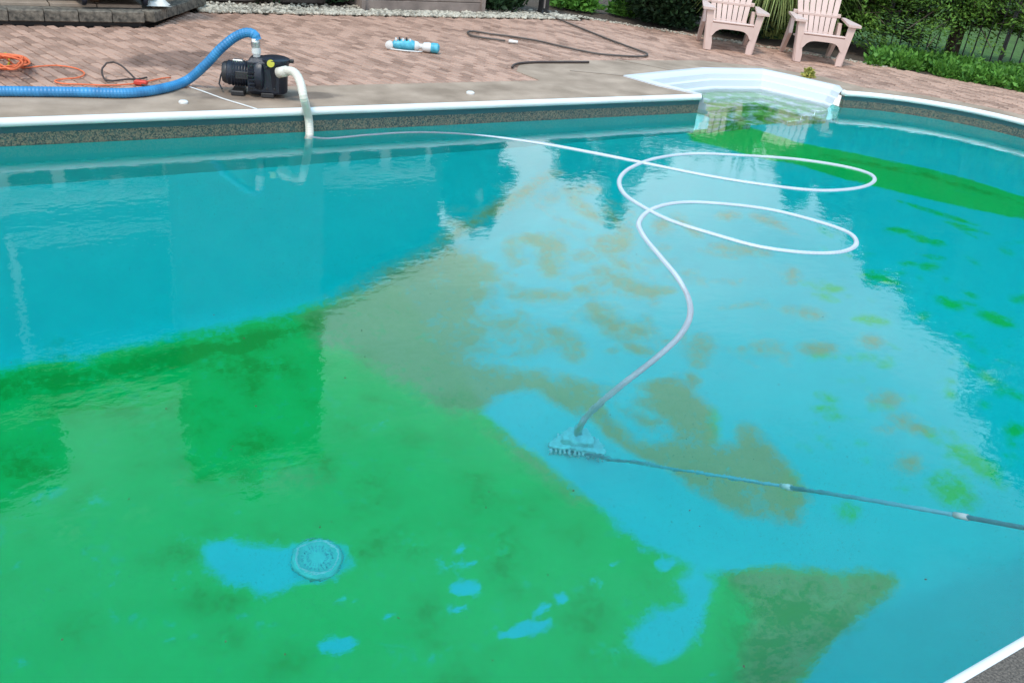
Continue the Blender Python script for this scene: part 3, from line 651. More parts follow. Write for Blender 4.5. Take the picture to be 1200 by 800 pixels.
# barbecue cart, timber bench, cloth on the platform
g0 = G(128, 9, .16); bb = thing('barbecue_cart', 'black barbecue cart standing on the raised platform beside the patio', 'barbecue', (g0[0]+.05, g0[1]+.28, .164), R(4))
MB().box((0, 0, .42), (.62, .46, .60), 0, .02).build('cabinet', M['black'], bb)
MB().box((0, 0, .085), (.66, .50, .05), 0, .01).build('bottom_shelf', M['blackm'], bb)
for s_ in (-1, 1):
    MB().lathe([(.055, -.02), (.062, -.012), (.062, .012), (.055, .02)], (s_*.27, -.20, .062), (1, 0, 0), 18).build('wheel', M['black'], bb, True)
    MB().tube([(s_*.27, .20, 0), (s_*.27, .20, .12)], .018).build('leg', M['blackm'], bb)
smooth_angle(MB().lathe([(.22, -.33), (.27, -.31), (.29, 0), (.27, .31), (.22, .33)], (0, 0, .78), (1, 0, 0), 20).build('lid', M['black'], bb))
MB().tube([(-.2, -.30, .82), (.2, -.30, .82)], .012).build('lid_handle', M['steel'], bb)
for s_ in (-1, 1): MB().box((s_*.46, 0, .72), (.28, .42, .03), 0, .006).build('side_shelf', M['steel'], bb)
g1 = G(186, 8, .16)
cb_ = MB()
vs = []; n_ = 9
for i in range(n_):
    for j in range(7):
        u_, v_ = i/(n_-1)-.5, j/6-.5; r_ = max(0, 1-(2.1*u_)**2-(2.1*v_)**2)
        vs.append((u_*.22+.02*math.sin(7*v_), v_*.15, .06*math.sqrt(r_)*(1+.4*math.sin(9*u_+4*v_))))
cb_.add(vs, [(i*7+j, (i+1)*7+j, (i+1)*7+j+1, i*7+j+1) for i in range(n_-1) for j in range(6)])
o = cb_.build('folded_cloth', M['cloth'], None, True, label='small pale crumpled cloth lying at the corner of the raised platform', cat='cloth'); o.location = (g1[0], g1[1]+.05, .166)
g2 = G(50, 4, .16); tb = thing('timber_bench', 'brown timber bench on the raised platform at the far upper left', 'bench', (g2[0]-.1, g2[1]+.30, .164), R(2))
for x in (-.55, .55):
    for y in (-.17, .17): MB().box((x, y, .2), (.07, .07, .40), 0, .005).build('leg', M['brown'], tb)
MB().box((0, -.17, .08), (1.03, .04, .09), 0, .004).build('rail', M['brown'], tb)
for k in range(4): MB().box((0, -.18+k*.12, .42), (1.3, .11, .035), 0, .005).build('seat_slat', M['brown'], tb)

# ------------------------------------------------------------------ pump, fittings, hoses
pc = G(297, 113); pump = thing('pool_pump', 'black pool pump with yellow label standing on the concrete behind the coping', 'pump', (pc[0], pc[1]+.05, .004), R(-24))
# local: x along the pump to the right, y away
smooth_angle(MB().lathe([(.085, -.17), (.10, -.155), (.10, -.15), (.096, -.14), (.096, .02), (.10, .03), (.10, .05)], (-.02, 0, .165), (1, 0, 0), 28).build('motor', M['black'], pump))
mb = MB()
for k in range(7): mb.lathe([(.100, -.008), (.106, 0), (.100, .008)], (-.14+k*.022, 0, .165), (1, 0, 0), 24)
mb.build('cooling_fin', M['black'], pump, kind='stuff')
smooth_angle(MB().lathe([(.05, -.03), (.075, -.028), (.088, -.01), (.09, .01)], (-.195, 0, .165), (1, 0, 0), 20).build('motor_end_cap', M['blackm'], pump))
for k in range(3):
    a = R(90+k*120); MB().tube([(-.205, .06*math.cos(a), .165+.06*math.sin(a)), (-.225, .06*math.cos(a), .165+.06*math.sin(a))], .008).build('bolt', M['steel'], pump)
MB().tube([(-.212, .075, .20), (-.25, .06, .12), (-.26, .02, .06), (-.23, -.03, .03)], .007).build('power_lead', M['blackm'], pump)
MB().box((-.10, 0, .266), (.08, .05, .022), 0, .006).build('terminal_box', M['steel'], pump)
MB().box((-.06, -.098, .17), (.10, .012, .06), 0, .003).build('rating_plate', M['blackm'], pump)
for k in range(4):
    for zz in (.08, .25): MB().lathe([(.010, 0), (.010, .008), (.006, .012)], (.02+k*.06, -.100, zz), (0, -1, 0), 8).build('bolt', M['blackm'], pump)
smooth_angle(MB().lathe([(.10, .0), (.135, .012), (.145, .03), (.145, .07), (.13, .085), (.11, .09)], (.03, 0, .172), (1, 0, 0), 28).build('volute', M['black'], pump))
smooth_angle(MB().lathe([(.095, 0), (.10, .01), (.105, .20), (.112, .21), (.112, .235)], (.195, 0, .035), (0, 0, 1), 28).build('strainer_pot', M['black'], pump))
MB().box((.11, 0, .165), (.25, .20, .29), 0, .03).build('pot_housing', M['black'], pump)
mb = MB().lathe([(.118, 0), (.122, .01), (.122, .035), (.10, .045), (.03, .05)], (.195, 0, .272), (0, 0, 1), 28)
smooth_angle(mb.build('strainer_lid', M['black'], pump))
for s_ in (-1, 1): MB().box((.195+s_*.13, 0, .295), (.045, .03, .03), 0, .006).build('lid_knob', M['blackm'], pump)
MB().lathe([(.030, 0), (.030, .004), (0, .005)], (.175, -.121, .288), (0, -.95, .3), 20).build('yellow_label', M['yellow'], pump)
for x in (-.1, .14): MB().box((x, 0, .02), (.10, .20, .04), 0, .006).build('foot', M['blackm'], pump)
for k in range(5): MB().box((.02+k*.0, -.12, .09+k*.03), (.05, .03, .008)).build('housing_rib', M['black'], pump)
pump.scale = (.9, .9, .9)
# white upright fitting + blue hose
base_t = V(303, 64, pc); top_t = V(301.5, 47, pc)
up_p = thing('discharge_fitting', 'white upright pipe fitting joining the blue hose to the pump', 'pipe fitting')
lowz = V(304, 74, pc)
MB().tube([lowz+np.array([0, .05, 0]), base_t+np.array([0, .05, 0]), top_t+np.array([0, .05, 0])], .027, 16).build('pipe', M['white'], up_p, True)
for f_ in (.15, .6): 
    q_ = base_t*(1-f_)+top_t*f_+np.array([0, .05, 0]); MB().tube([q_-np.array([0, 0, .018]), q_+np.array([0, 0, .018])], .033, 16).build('collar', M['steel' if f_ > .5 else 'white'], up_p)
def corr(pts, r, step, amp, n=12):
    P = spline(pts, step); return P, [r*(1+amp*(1 if (i % 2) else -1)) for i in range(len(P))]
gr = lambda x, y, r=.038: G(x, y, r)
bp_ = [gr(-140, 106), gr(-60, 107), gr(0, 107), gr(90, 108), gr(150, 109), gr(190, 104)]
lift = [V(218, 95, pc, .05), V(240, 77, pc, .03), V(258, 58, pc, .03), V(275, 44, pc, .05), V(289, 38.5, pc, .05), V(298, 41, pc, .05), V(301, 47, pc, .05)]
P, rs = corr(bp_+lift, .034, .011, .035)
MB().tube(P, rs, 16).build('backwash_hose', M['blue'], None, False, label='thick blue ribbed hose running along the concrete up to the pump', cat='hose')
# white intake pipe into the water
ip = thing('intake_pipe', 'white flexible pipe bending from the pump over the coping into the water', 'pipe')
e0 = V(328, 85, pc, -.06)
P, rs = corr([e0, V(338, 83, pc, -.08), V(346, 86, pc, -.12), V(352, 97, pc, -.22), V(356, 115, pc, -.30), np.array([*(G(358, 135, -.05)[:2]), -.05])+np.array([0, -.06, 0]), np.array([*G(360, 155, WATER)[:2], WATER])+np.array([0, -.05, 0]), np.array([*G(361, 160, WATER)[:2], WATER-.06])], .030, .009, .03)
MB().tube(P, rs, 14).build('flexible_pipe', M['cream'], ip)
MB().tube([V(326, 85.5, pc, -.05), V(336, 83.5, pc, -.075)], .038, 16).build('union_nut', M['cream'], ip, True)
# vacuum hose on the water, sinking to the head
zs_ = WATER-.004
sp_ = [(363, 160), (385, 162), (430, 158), (480, 155), (530, 156), (580, 161), (640, 170), (700, 181), (760, 193), (830, 207), (900, 218), (960, 224), (1005, 221), (1024, 213), (1018, 204), (985, 195), (930, 187), (870, 183), (815, 181), (770, 186), (738, 198), (726, 211), (730, 226), (748, 240), (785, 259), (835, 275), (890, 290), (945, 297), (985, 296), (1003, 287), (995, 274), (960, 261), (905, 247), (850, 240), (800, 238), (766, 245), (749, 260), (754, 277), (775, 303), (795, 328)]
pth = []
for x, y in sp_:
    p = G(x, y, zs_); 
    if x < 600: p[2] -= .016*min(1, (600-x)/50)
    if p[1] > 6.24 and p[0] < 6: p[1] = 6.235
    pth.append(p)
for x, y, z in [(807, 350, -.19), (808, 372, -.22), (795, 395, -.27), (768, 420, -.36), (735, 446, -.52), (708, 468, -.72), (690, 485, -.94), (680, 500, -1.15)]: pth.append(U(x, y, z))
vh = FL(676, 522); vc = np.array([vh[0], vh[1], vh[2]])
pth.append(U(676, 508, vc[2]+.16)); 
P = spline(pth, .013)
MB().tube(P, [.0165*(1+.045*(1 if i % 2 else -1)) for i in range(len(P))], 9).build('vacuum_hose', M['hosewhite'], None, False, label='long white vacuum hose looping over the water and sinking to the vacuum head', cat='hose')
# vacuum head
nx = np.array([FL(700, 545)[0]-FL(648, 528)[0], FL(700, 545)[1]-FL(648, 528)[1]]); vrz = math.atan2(nx[1], nx[0])
def Hn(p): 
    e = .05; return Vector((-(H(p[0]+e, p[1])-H(p[0]-e, p[1]))/(2*e), -(H(p[0], p[1]+e)-H(p[0], p[1]-e))/(2*e), 1)).normalized()
vt = thing('pool_vacuum', 'grey pool vacuum head with pale bristles resting on the pool floor', 'vacuum head', (vc[0], vc[1], vc[2]+.012), R(-35))
tri = [(-.20, -.11), (.20, -.11), (.21, -.07), (.06, .14), (-.06, .14), (-.21, -.07)]
MB().prism(tri, .035, .06).build('base_plate', M['vac'], vt)
MB().box((0, -.02, .085), (.24, .09, .05), 0, .01).build('weight', M['vac'], vt)
MB().lathe([(.034, 0), (.032, .10), (.036, .11)], (.0, .04, .055), (0, .2, 1), 18).build('hose_cuff', M['vac'], vt, True)
for i in range(12):
    a = -.19+i*.034; o = MB().box((0, 0, 0), (.016, .05, .04), 0, .003).build('bristle_tuft', M['bristle'], vt); o.location = (a, -.125+(.012 if i % 2 else 0), .02)
for i in range(6):
    o = MB().box((0, 0, 0), (.014, .035, .035), 0, .003).build('bristle_tuft', M['bristle'], vt); o.location = ((.19-i*.02) if i < 3 else (-.19+(i-3)*.02), -.05+(i % 3)*.05, .018)
vt.scale = (.80, .80, .80)
# pole
p0 = U(688, 533, vc[2]+.10); p1 = G(1225, 623, WATER); dv = (p1-p0)/np.linalg.norm(p1-p0); p2 = p1+dv*1.9
pl_ = thing('telescopic_pole', 'dark telescopic pole slanting from the vacuum head up out of the water', 'pole')
mid = U(865, 566, -.85); tt = (mid-p0)@dv; Lp = np.linalg.norm(p2-p0)
t2 = (U(1110, 604, -.35)-p0)@dv
MB().tube([p0, p0+dv*tt], .010, 12).build('inner_tube', M['pole'], pl_, True)
MB().tube([p0+dv*tt, p0+dv*t2], .0115, 12).build('middle_tube', M['pole'], pl_, True)
MB().tube([p0+dv*t2, p2], .013, 12).build('outer_tube', M['pole'], pl_, True)
for q_ in (tt, t2): MB().tube([p0+dv*(q_-.03), p0+dv*(q_+.03)], .017, 12).build('lock_collar', M['white'], pl_, True)

# cords
def cord(pts, r, name, m_, label, cat, close=False, lift_=0.0, grp=None):
    P = spline([G(x, y, r+.004) for x, y in pts], .03)
    for i, p in enumerate(P): p[2] += lift_*abs(math.sin(i*.37))
    return MB().tube(P, r, 7).build(name, m_, None, True, label=label, cat=cat, group=grp)
random.seed(3)
heap = []
for k in range(95):
    a = k*1.05; rr_ = 9+12*random.random(); heap.append((6+1.5*rr_*math.cos(a)*1.0, 74+.42*rr_*math.sin(a)-random.random()*3))
P = spline([G(x, y, .012+.0009*i) for i, (x, y) in enumerate(heap)]+[G(x, y, .008) for x, y in [(22, 79), (45, 78), (66, 77), (88, 80), (99, 86), (92, 91), (72, 93), (64, 95), (72, 98), (95, 99), (130, 100), (160, 98), (175, 95), (190, 92), (200, 91)]], .03)
MB().tube(P, .0058, 7).build('extension_cord', M['orange'], None, True, label='orange extension cord heaped at the left and trailing towards the pump', cat='cord')
cord([(1, 66), (7, 63), (11, 72), (9, 78)], .008, 'yellow_cord_end', M['yellow'], 'short yellow cord end poking out of the orange heap', 'cord')
o = MB()
P = spline([G(x, y, z) for x, y, z in [(178, 102, .01), (166, 99, .012), (158, 92, .03), (150, 84, .06), (142, 77, .09), (133, 73, .10), (125, 74, .09), (120, 80, .06), (120, 88, .03), (124, 94, .012), (132, 95, .01), (150, 93, .01), (162, 93, .01), (172, 91, .01)]], .03)
o.tube(P, .007, 7).build('power_cord', M['cordb'], None, True, label='thin dark cord standing up in a loop beside the blue hose', cat='cord')
pg = G(165, 97, .02); o = MB().box((0, 0, 0), (.09, .045, .035), 0, .008).build('plug', M['redc'], None, label='small dark red plug where the cords meet by the blue hose', cat='plug'); o.location = tuple(pg); o.rotation_euler = (0, 0, R(-30))
cord([(222, 102), (240, 108), (262, 116), (285, 123), (301, 128)], .005, 'white_rope', M['white'], 'thin white rope across the concrete in front of the pump', 'rope')
gh = cord([(637, 17), (650, 21), (680, 33), (715, 47), (745, 58), (758, 63), (755, 66), (738, 66), (700, 63), (660, 55), (630, 48), (600, 43), (575, 40), (556, 37), (548, 38), (553, 42), (570, 45), (592, 48)], .011, 'garden_hose', M['hosegr'], 'thin grey-brown garden hose looping over the pavers from the dark post', 'hose')
ne = G(596, 48.5, .02); nz_ = MB().lathe([(.018, 0), (.02, .03), (.014, .09), (.018, .10)], tuple(ne), (.8, -.5, 0), 14).build('hose_nozzle', M['white'], gh, True)
cord([(600, 79), (603, 76), (612, 74), (630, 73), (655, 73), (690, 73)], .012, 'rubber_strip', M['cordb'], 'short dark strip curving along the corner of the concrete pad', 'edging')
# lids
for x, y, rr_, lb in [(215, 121, .032, 'small white cap on the concrete under the blue hose'), (551, 110, .035, 'small white cap on the concrete between pump and steps')]:
    q_ = G(x, y, .004); smooth_angle(MB().lathe([(rr_, 0), (rr_, .012), (rr_*.7, .02), (0, .021)], (0, 0, 0), n=20).build('plastic_cap', M['white'], None, label=lb, cat='cap')).location = (q_[0], q_[1], .004)

for pts, lb in [([(722, 70), (760, 77), (800, 85)], 'thin pale joint line crossing the concrete towards the left tip of the steps'), ([(668, 83), (700, 86), (742, 90)], 'faint pale scrape line on the concrete pad left of the steps')]:
    P = [G(x, y, .0045) for x, y in pts]; mb = MB()
    for a_, b_ in zip(P[:-1], P[1:]):
        d_ = (b_-a_)/np.linalg.norm(b_-a_); nn = np.array([-d_[1], d_[0], 0])*.012; mb.add([a_-nn, b_-nn, b_+nn, a_+nn, a_-nn+[0, 0, .003], b_-nn+[0, 0, .003], b_+nn+[0, 0, .003], a_+nn+[0, 0, .003]], [(0, 1, 5, 4), (1, 2, 6, 5), (2, 3, 7, 6), (3, 0, 4, 7), (4, 5, 6, 7), (3, 2, 1, 0)])
    mb.build('joint_strip', M['slabtop'], None, label=lb, cat='joint')
# teal and white pool cleaner lying on the pavers
cc = G(484, 60); cl = thing('pool_cleaner_head', 'teal and white plastic cleaner piece lying on the brick patio', 'pool cleaner', (cc[0], cc[1], 0), R(-22))
A = [(-.29, .045, .045)]
smooth_angle(MB().lathe([(.02, -.03), (.045, -.02), (.045, .02), (.03, .03)], (-.27, .0, .048), (.3, 1, 0), 18).build('wheel', M['white'], cl))
smooth_angle(MB().lathe([(.02, -.22), (.045, -.2), (.06, -.12), (.062, .0), (.05, .03), (.03, .04)], (-.02, 0, .06), (1, 0, 0), 18).build('body', M['teal'], cl))
for k in range(5): MB().box((-.2+k*.04, .0, .115+(.008 if k % 2 else 0)), (.02, .07, .03), 0, .005).build('ridge', M['blackm' if k % 2 else 'white'], cl)
smooth_angle(MB().lathe([(.03, 0), (.055, .015), (.05, .05), (.03, .07), (.028, .10)], (.0, 0, .058), (1, 0, 0), 18).build('collar', M['white'], cl))
smooth_angle(MB().lathe([(.028, 0), (.05, .02), (.055, .08), (.05, .10)], (.10, 0, .055), (1, -.1, 0), 18).build('coupling', M['white'], cl))
smooth_angle(MB().lathe([(.05, 0), (.056, .02), (.055, .08), (.03, .10)], (.20, -.01, .055), (1, -.15, 0), 18).build('end_cap', M['teal'], cl))
MB().tube([(-.26, -.05, .012), (-.1, -.085, .012), (.05, -.085, .012), (.1, -.05, .012)], .008, 8).build('strap', M['white'], cl, True)

cl.scale = (.86, .86, .86)
# ------------------------------------------------------------------ chairs
def make_chair(label):
    t = thing('adirondack_chair', label, 'chair', group='rose-beige plastic garden chairs beside the pool')
    # x right, y back (away from viewer), z up
    for s in (-1, 1):
        pts = [(s*.215, 0, 0), (s*.285, 0, 0), (s*.300, 0, .12), (s*.330, 0, .36), (s*.350, 0, .53), (s*.265, 0, .53), (s*.255, 0, .40), (s*.245, 0, .25), (s*.215, 0, .10)]
        if s < 0: pts = pts[::-1]
        mb = MB().plate(pts, (0, 1, 0), .035); mb.plate([(s*.292, 0, 0), (s*.292, .07, .0), (s*.335, .09, .53), (s*.335, 0, .53)], (1, 0, 0), .022); mb.build('front_leg', M['chair'], t)
        pts = [(s*.30, .46, .30), (s*.30, .66, .0), (s*.30, .74, .0), (s*.30, .60, .36), (s*.30, .56, .50), (s*.30, .50, .50)]
        MB().plate(pts, (1, 0, 0), .045).build('back_leg', M['chair'], t)
        ap = [(s*.25, -.05, .548), (s*.40, -.05, .548), (s*.405, .02, .552), (s*.38, .30, .556), (s*.36, .56, .56), (s*.31, .56, .56), (s*.285, .30, .556), (s*.26, .10, .55)]
        if s < 0: ap = ap[::-1]
        MB().plate(ap, (0, 0, 1), .03).build('armrest', M['chair'], t)
    ap = []
    for i in range(13):
        u = -1+2*i/12; ap.append((u*.235, -.004, .30-.11*abs(u)**5))
    MB().plate([(-.262, -.004, .365), (-.262, -.004, .19)]+ap+[(.262, -.004, .19), (.262, -.004, .365)], (0, 1, 0), .04).build('front_apron', M['chair'], t)
    for k in range(6):
        y = .0+k*.085; z = .385-.02*k-(.0 if k else .0)
        MB().box((0, y+.02, z), (.52, .072, .024), 0, .008).build('seat_slat', M['chair'], t)
    n = 7; tilt = math.atan2(.30, .78)
    for k in range(n):
        u = (k-(n-1)/2)/((n-1)/2); w0, w1 = .052, .072; x0, x1 = u*.185, u*.255; top = 1.02-.09*u*u
        yb = lambda z: .42+(z-.26)*.42
        pts = [(x0-w0/2, yb(.26), .26), (x0+w0/2, yb(.26), .26), (x1+w1/2, yb(top), top), (x1, yb(top+.02), top+.02), (x1-w1/2, yb(top), top)]
        MB().plate(pts, (0, .92, -.39), .02).build('back_slat', M['chair'], t)
    for z, wd in ((.33, .46), (.585, .60), (.86, .58)):
        MB().box((0, .42+(z-.26)*.42+.022, z), (wd, .03, .07 if z != .585 else .055), 0, .006).build('back_rail', M['chair'], t)
    MB().box((0, .42+(.575-.26)*.42-.014, .575), (.50, .014, .035), 0, .004).build('front_band', M['chair'], t)
    return t
def copy_tree(o, par=None):
    c = o.copy(); col.objects.link(c); c.parent = par
    for ch in [x for x in o.children]: copy_tree(ch, c)
    return c
ch = make_chair('rose-beige plastic chair on the left, between the dark shrub and the ornamental grass')
a, b = G(829, 58), G(876, 64); mid = (a+b)/2; ch.location = (mid[0], mid[1], 0); ch.rotation_euler = (0, 0, math.atan2(b[1]-a[1], b[0]-a[0]))
ch.scale = (.98, .95, .86)
c2 = copy_tree(ch); c2['label'] = 'rose-beige plastic chair on the right, beside the green evergreens and nearest the hedge'
a, b = G(933, 72), G(982, 78); mid = (a+b)/2; c2.location = (mid[0], mid[1], 0); c2.rotation_euler = (0, 0, math.atan2(b[1]-a[1], b[0]-a[0]))

# ------------------------------------------------------------------ planting
def leaves(centres, radii, n, size, asp=2.2, droop=0.0, seed=1, shell=.45, up=.3):
    r_ = np.random.default_rng(seed); centres = np.array(centres, float); radii = np.array(radii, float)
    vol = radii.prod(1)**(.75); ci = r_.choice(len(centres), n, p=vol/vol.sum())
    d = r_.normal(size=(n, 3)); d /= np.linalg.norm(d, axis=1)[:, None]; rad = shell+(1-shell)*r_.random(n)**.6
    wob = 1+.22*np.sin(d[:, 0]*7+ci)*np.cos(d[:, 1]*6+ci*2)+.12*r_.normal(size=n)
    p = centres[ci]+d*radii[ci]*(rad*wob)[:, None]
    a = d*np.array([1, 1, .5])+r_.normal(size=(n, 3))*.55+np.array([0, 0, up-droop]); a /= np.linalg.norm(a, axis=1)[:, None]
    b = np.cross(a, r_.normal(size=(n, 3))); b /= np.linalg.norm(b, axis=1)[:, None]
    s = size*(.6+.8*r_.random(n)); A_ = a*(s*asp/2)[:, None]; B_ = b*(s/2)[:, None]
    return np.stack([p-A_, p-A_*.1+B_, p+A_, p-A_*.1-B_], 1)
def clumps(c, r, k, sub_r, seed):
    r_ = np.random.default_rng(seed); C_, R_ = [], []
    for i in range(k):
        d = r_.normal(size=3); d /= np.linalg.norm(d); q_ = r_.random()**.4
        C_.append(np.array(c)+d*np.array(r)*q_*.8); s = sub_r*(.7+.6*r_.random()); R_.append((s, s, s*.75))
    return C_, R_
def shrub(name, c, r, k, sub_r, n, size, m_, label, cat, seed, group=None, droop=0, trunk=True, asp=2.2, zmin=.02):
    t = thing(name, label, cat, (c[0], c[1], 0), 0, group)
    C_, R_ = clumps((0, 0, c[2]), r, k, sub_r, seed); q_ = leaves(C_, R_, n, size, asp, droop, seed)
    q_[:, :, 2] = np.maximum(q_[:, :, 2], zmin+np.abs(q_[:, :, 0]*.01)); link('foliage', quads_mesh('foliage', q_, m_), t)
    if trunk:
        mb = MB(); rr_ = random.Random(seed)
        mb.tube([(0, 0, -.08), (.02, 0, c[2]*.5), (0, .03, c[2])], [max(.03, r[2]*.06), max(.025, r[2]*.045), .015], 8)
        for i in range(7):
            e = C_[i % len(C_)]; mb.tube([(0, 0, c[2]*(.2+.08*i)), (e[0]*.5, e[1]*.5, (c[2]*(.3+.08*i)+e[2])/2), tuple(e)], [.03*r[2]*.6, .02*r[2]*.6, .006], 6)
        mb.build('trunk', M['bark'], t, True)
    return t
# planting bed soil
flat_poly('planting_bed', [(2.45, 10.10), (7.35, 10.17), (7.62, 10.42), (8.07, 9.92), (8.62, 9.32), (9.55, 8.32), (10.25, 7.05), (10.95, 5.9), (11.3, 3.0), (11.3, -2), (12.6, -2), (12.6, 5.2), (11.2, 8.6), (11.2, 14), (2.45, 14)], -.06, -.012, M['mulch'], kind='structure')
shrub('dark_shrub', (3.75, 10.98, .42), (.85, .42, .42), 16, .30, 14000, .035, M['leaf_dark'], 'low dark green shrub behind the pebbles at the top left', 'shrub', 11, zmin=.02)
shrub('dark_shrub', (6.55, 10.82, .40), (.42, .36, .40), 12, .26, 8000, .035, M['leaf_dark'], 'small dark shrub behind the pebbles beside the dark post', 'shrub', 12)
shrub('leafy_plant', (7.85, 11.05, .12), (.36, .3, .14), 9, .2, 2500, .05, M['leaf_cover'], 'low light green plant right of the dark post at the back', 'plant', 13, trunk=False)
shrub('leafy_plant', (8.35, 10.55, .12), (.25, .25, .14), 8, .18, 1800, .05, M['leaf_cover'], 'small light green plant at the left foot of the dark evergreen hedge', 'plant', 14, trunk=False)
hb = G(775, 35); shrub('evergreen_shrub', (hb[0]+.40, hb[1]+.52, .55), (.85, .62, .75), 34, .34, 42000, .032, M['leaf_dark'], 'large dark evergreen shrub behind the left chair', 'shrub', 15)
shrub('evergreen_shrub', (hb[0]+1.45, hb[1]-.10, .60), (.8, .6, .8), 26, .36, 26000, .035, M['leaf_dark'], 'dark evergreen shrub in shade behind both chairs', 'shrub', 16)
# ornamental grass
gb = G(912, 55)
def grass(c, n, h, label, seed):
    r_ = np.random.default_rng(seed); Q = []
    for i in range(n):
        a = r_.random()*2*math.pi; r0 = .26*math.sqrt(r_.random()); lean = (.55+.45*r_.random()); hh = h*(.75+.4*r_.random()); L_ = hh*(.35+.6*r_.random())
        x0, y0 = r0*math.cos(a), r0*math.sin(a); a2 = a+r_.normal()*.4; px_, py_ = -math.sin(a2), math.cos(a2); w_ = .006+.005*r_.random(); K = 7; pr = None
        for k in range(K+1):
            t_ = k/K; dx = L_*t_**1.25; z = hh*(2.3*t_-2.15*lean*t_**1.9) ; ww = w_*(1-t_**3)+.0008
            cpt = (x0+dx*math.cos(a2), y0+dx*math.sin(a2), max(z, .02)); cur = ((cpt[0]-px_*ww, cpt[1]-py_*ww, cpt[2]), (cpt[0]+px_*ww, cpt[1]+py_*ww, cpt[2]))
            if pr: Q.append([pr[0], pr[1], cur[1], cur[0]])
            pr = cur
    o = link('ornamental_grass', quads_mesh('ornamental_grass', np.array(Q), M['blade']), None, label=label, cat='ornamental grass'); o.location = (c[0], c[1], 0); return o
grass((gb[0]+.38, gb[1]+.62), 2600, 1.15, 'arching striped ornamental grass between the two chairs', 5)
# small yellow-green weed by the steps
wb = G(946, 91); shrub('weed', (wb[0], wb[1], .05), (.11, .05, .05), 7, .05, 260, .022, M['yellow_leaf'], 'small yellow-green weed growing from the concrete behind the steps', 'weed', 21, trunk=False, zmin=.006)
# ground cover strip along the right
cov = []
r_ = np.random.default_rng(4); edge = [G(1018, 78), G(1060, 84), G(1110, 93), G(1160, 101), G(1210, 110), G(1300, 128)]
CC, RR = [], []
for i in range(90):
    t_ = r_.random()*4.999; k = int(t_); f = t_-k; p = edge[k]*(1-f)+edge[k+1]*f; off = .12+r_.random()*.75
    CC.append((p[0]+off*.80, p[1]+off*.60, .04)); RR.append((.16, .16, .12+.06*r_.random()))
qv = leaves(CC, RR, 26000, .034, 2.0, 0, 3, .2, .8); qv[:, :, 2] = np.maximum(qv[:, :, 2], -.005)
link('ground_cover', quads_mesh('ground_cover', qv, M['leaf_cover']), None, label='strip of bright green ground cover along the right edge of the patio', cat='ground cover', kind='stuff')
# conifers on the right: flat sprays on branches
def conifer(c, h, rad, label, seed, m_='leaf_mid', n_br=150, per=150, z0=.5, group=None, leaf=.030, name='conifer'):
    r_ = np.random.default_rng(seed); Q = []; t = thing(name, label, 'conifer', (c[0], c[1], 0), 0, group); br = MB()
    br.tube([(0, 0, -.08), (0, 0, h*.5), (0, 0, h*.98)], [.04+h*.018, .03+h*.009, .008], 9)
    for i in range(n_br):
        f = (i+r_.random())/n_br; z = z0+(h-z0)*f**1.15; L_ = rad*(1-.93*((z-z0)/(h-z0))**.9)*(.75+.4*r_.random())+.06; a = r_.random()*2*math.pi
        dr_ = np.array([math.cos(a), math.sin(a)]); sag = .10+.18*r_.random()
        tip = np.array([dr_[0]*L_, dr_[1]*L_, z-sag*L_+.10*L_]); mid_ = np.array([dr_[0]*L_*.5, dr_[1]*L_*.5, z+.02*L_]); root = np.array([0, 0, z])
        if i % 2 == 0: br.tube([root, mid_, tip*.9+mid_*.1], [.012+.006*L_, .009, .004], 5, False)
        u = r_.random(per)**.75; P_ = ((1-u)**2)[:, None]*root+(2*u*(1-u))[:, None]*mid_+(u*u)[:, None]*tip
        side = np.array([-dr_[1], dr_[0], 0]); wd = .32*L_*(1-.55*u)*np.sin(np.clip(u*3.3, .25, 1.57))
        P_ = P_+side*(r_.uniform(-1, 1, per)*wd)[:, None]+np.array([0, 0, 1])*(r_.normal(size=per)*.025-np.abs(r_.normal(size=per))*.03)[:, None]
        ax = np.array([dr_[0], dr_[1], -.25])+side*r_.uniform(-.8, .8, per)[:, None]+r_.normal(size=(per, 3))*.22; ax /= np.linalg.norm(ax, axis=1)[:, None]
        bb_ = np.cross(ax, np.array([0, 0, 1])+r_.normal(size=(per, 3))*.4); bb_ /= np.linalg.norm(bb_, axis=1)[:, None]; s = leaf*(.6+.8*r_.random(per))
        Q.append(np.stack([P_-ax*s[:, None]*1.6, P_+bb_*s[:, None]*.5, P_+ax*s[:, None]*1.6, P_-bb_*s[:, None]*.5], 1))
    q_ = np.concatenate(Q); q_[:, :, 2] = np.maximum(q_[:, :, 2], .02); link('crown', quads_mesh('crown', q_, M[m_]), t); br.build('trunk', M['bark'], t, True); return t
CG = 'green conifers behind the iron fence'
conifer((10.95, 8.75), 2.15, 1.25, 'shorter green feathery conifer directly behind the right chair', 31, z0=.22, n_br=220, per=230, group=CG, leaf=.022)
conifer((11.95, 7.65), 3.1, 1.55, 'green feathery conifer overhanging the iron fence, middle one of three', 32, z0=.5, n_br=260, per=230, group=CG, leaf=.022)
conifer((13.0, 6.2), 4.2, 1.7, 'tallest green feathery conifer, at the right edge behind the iron fence', 33, z0=.55, n_br=260, per=230, group=CG, leaf=.022)
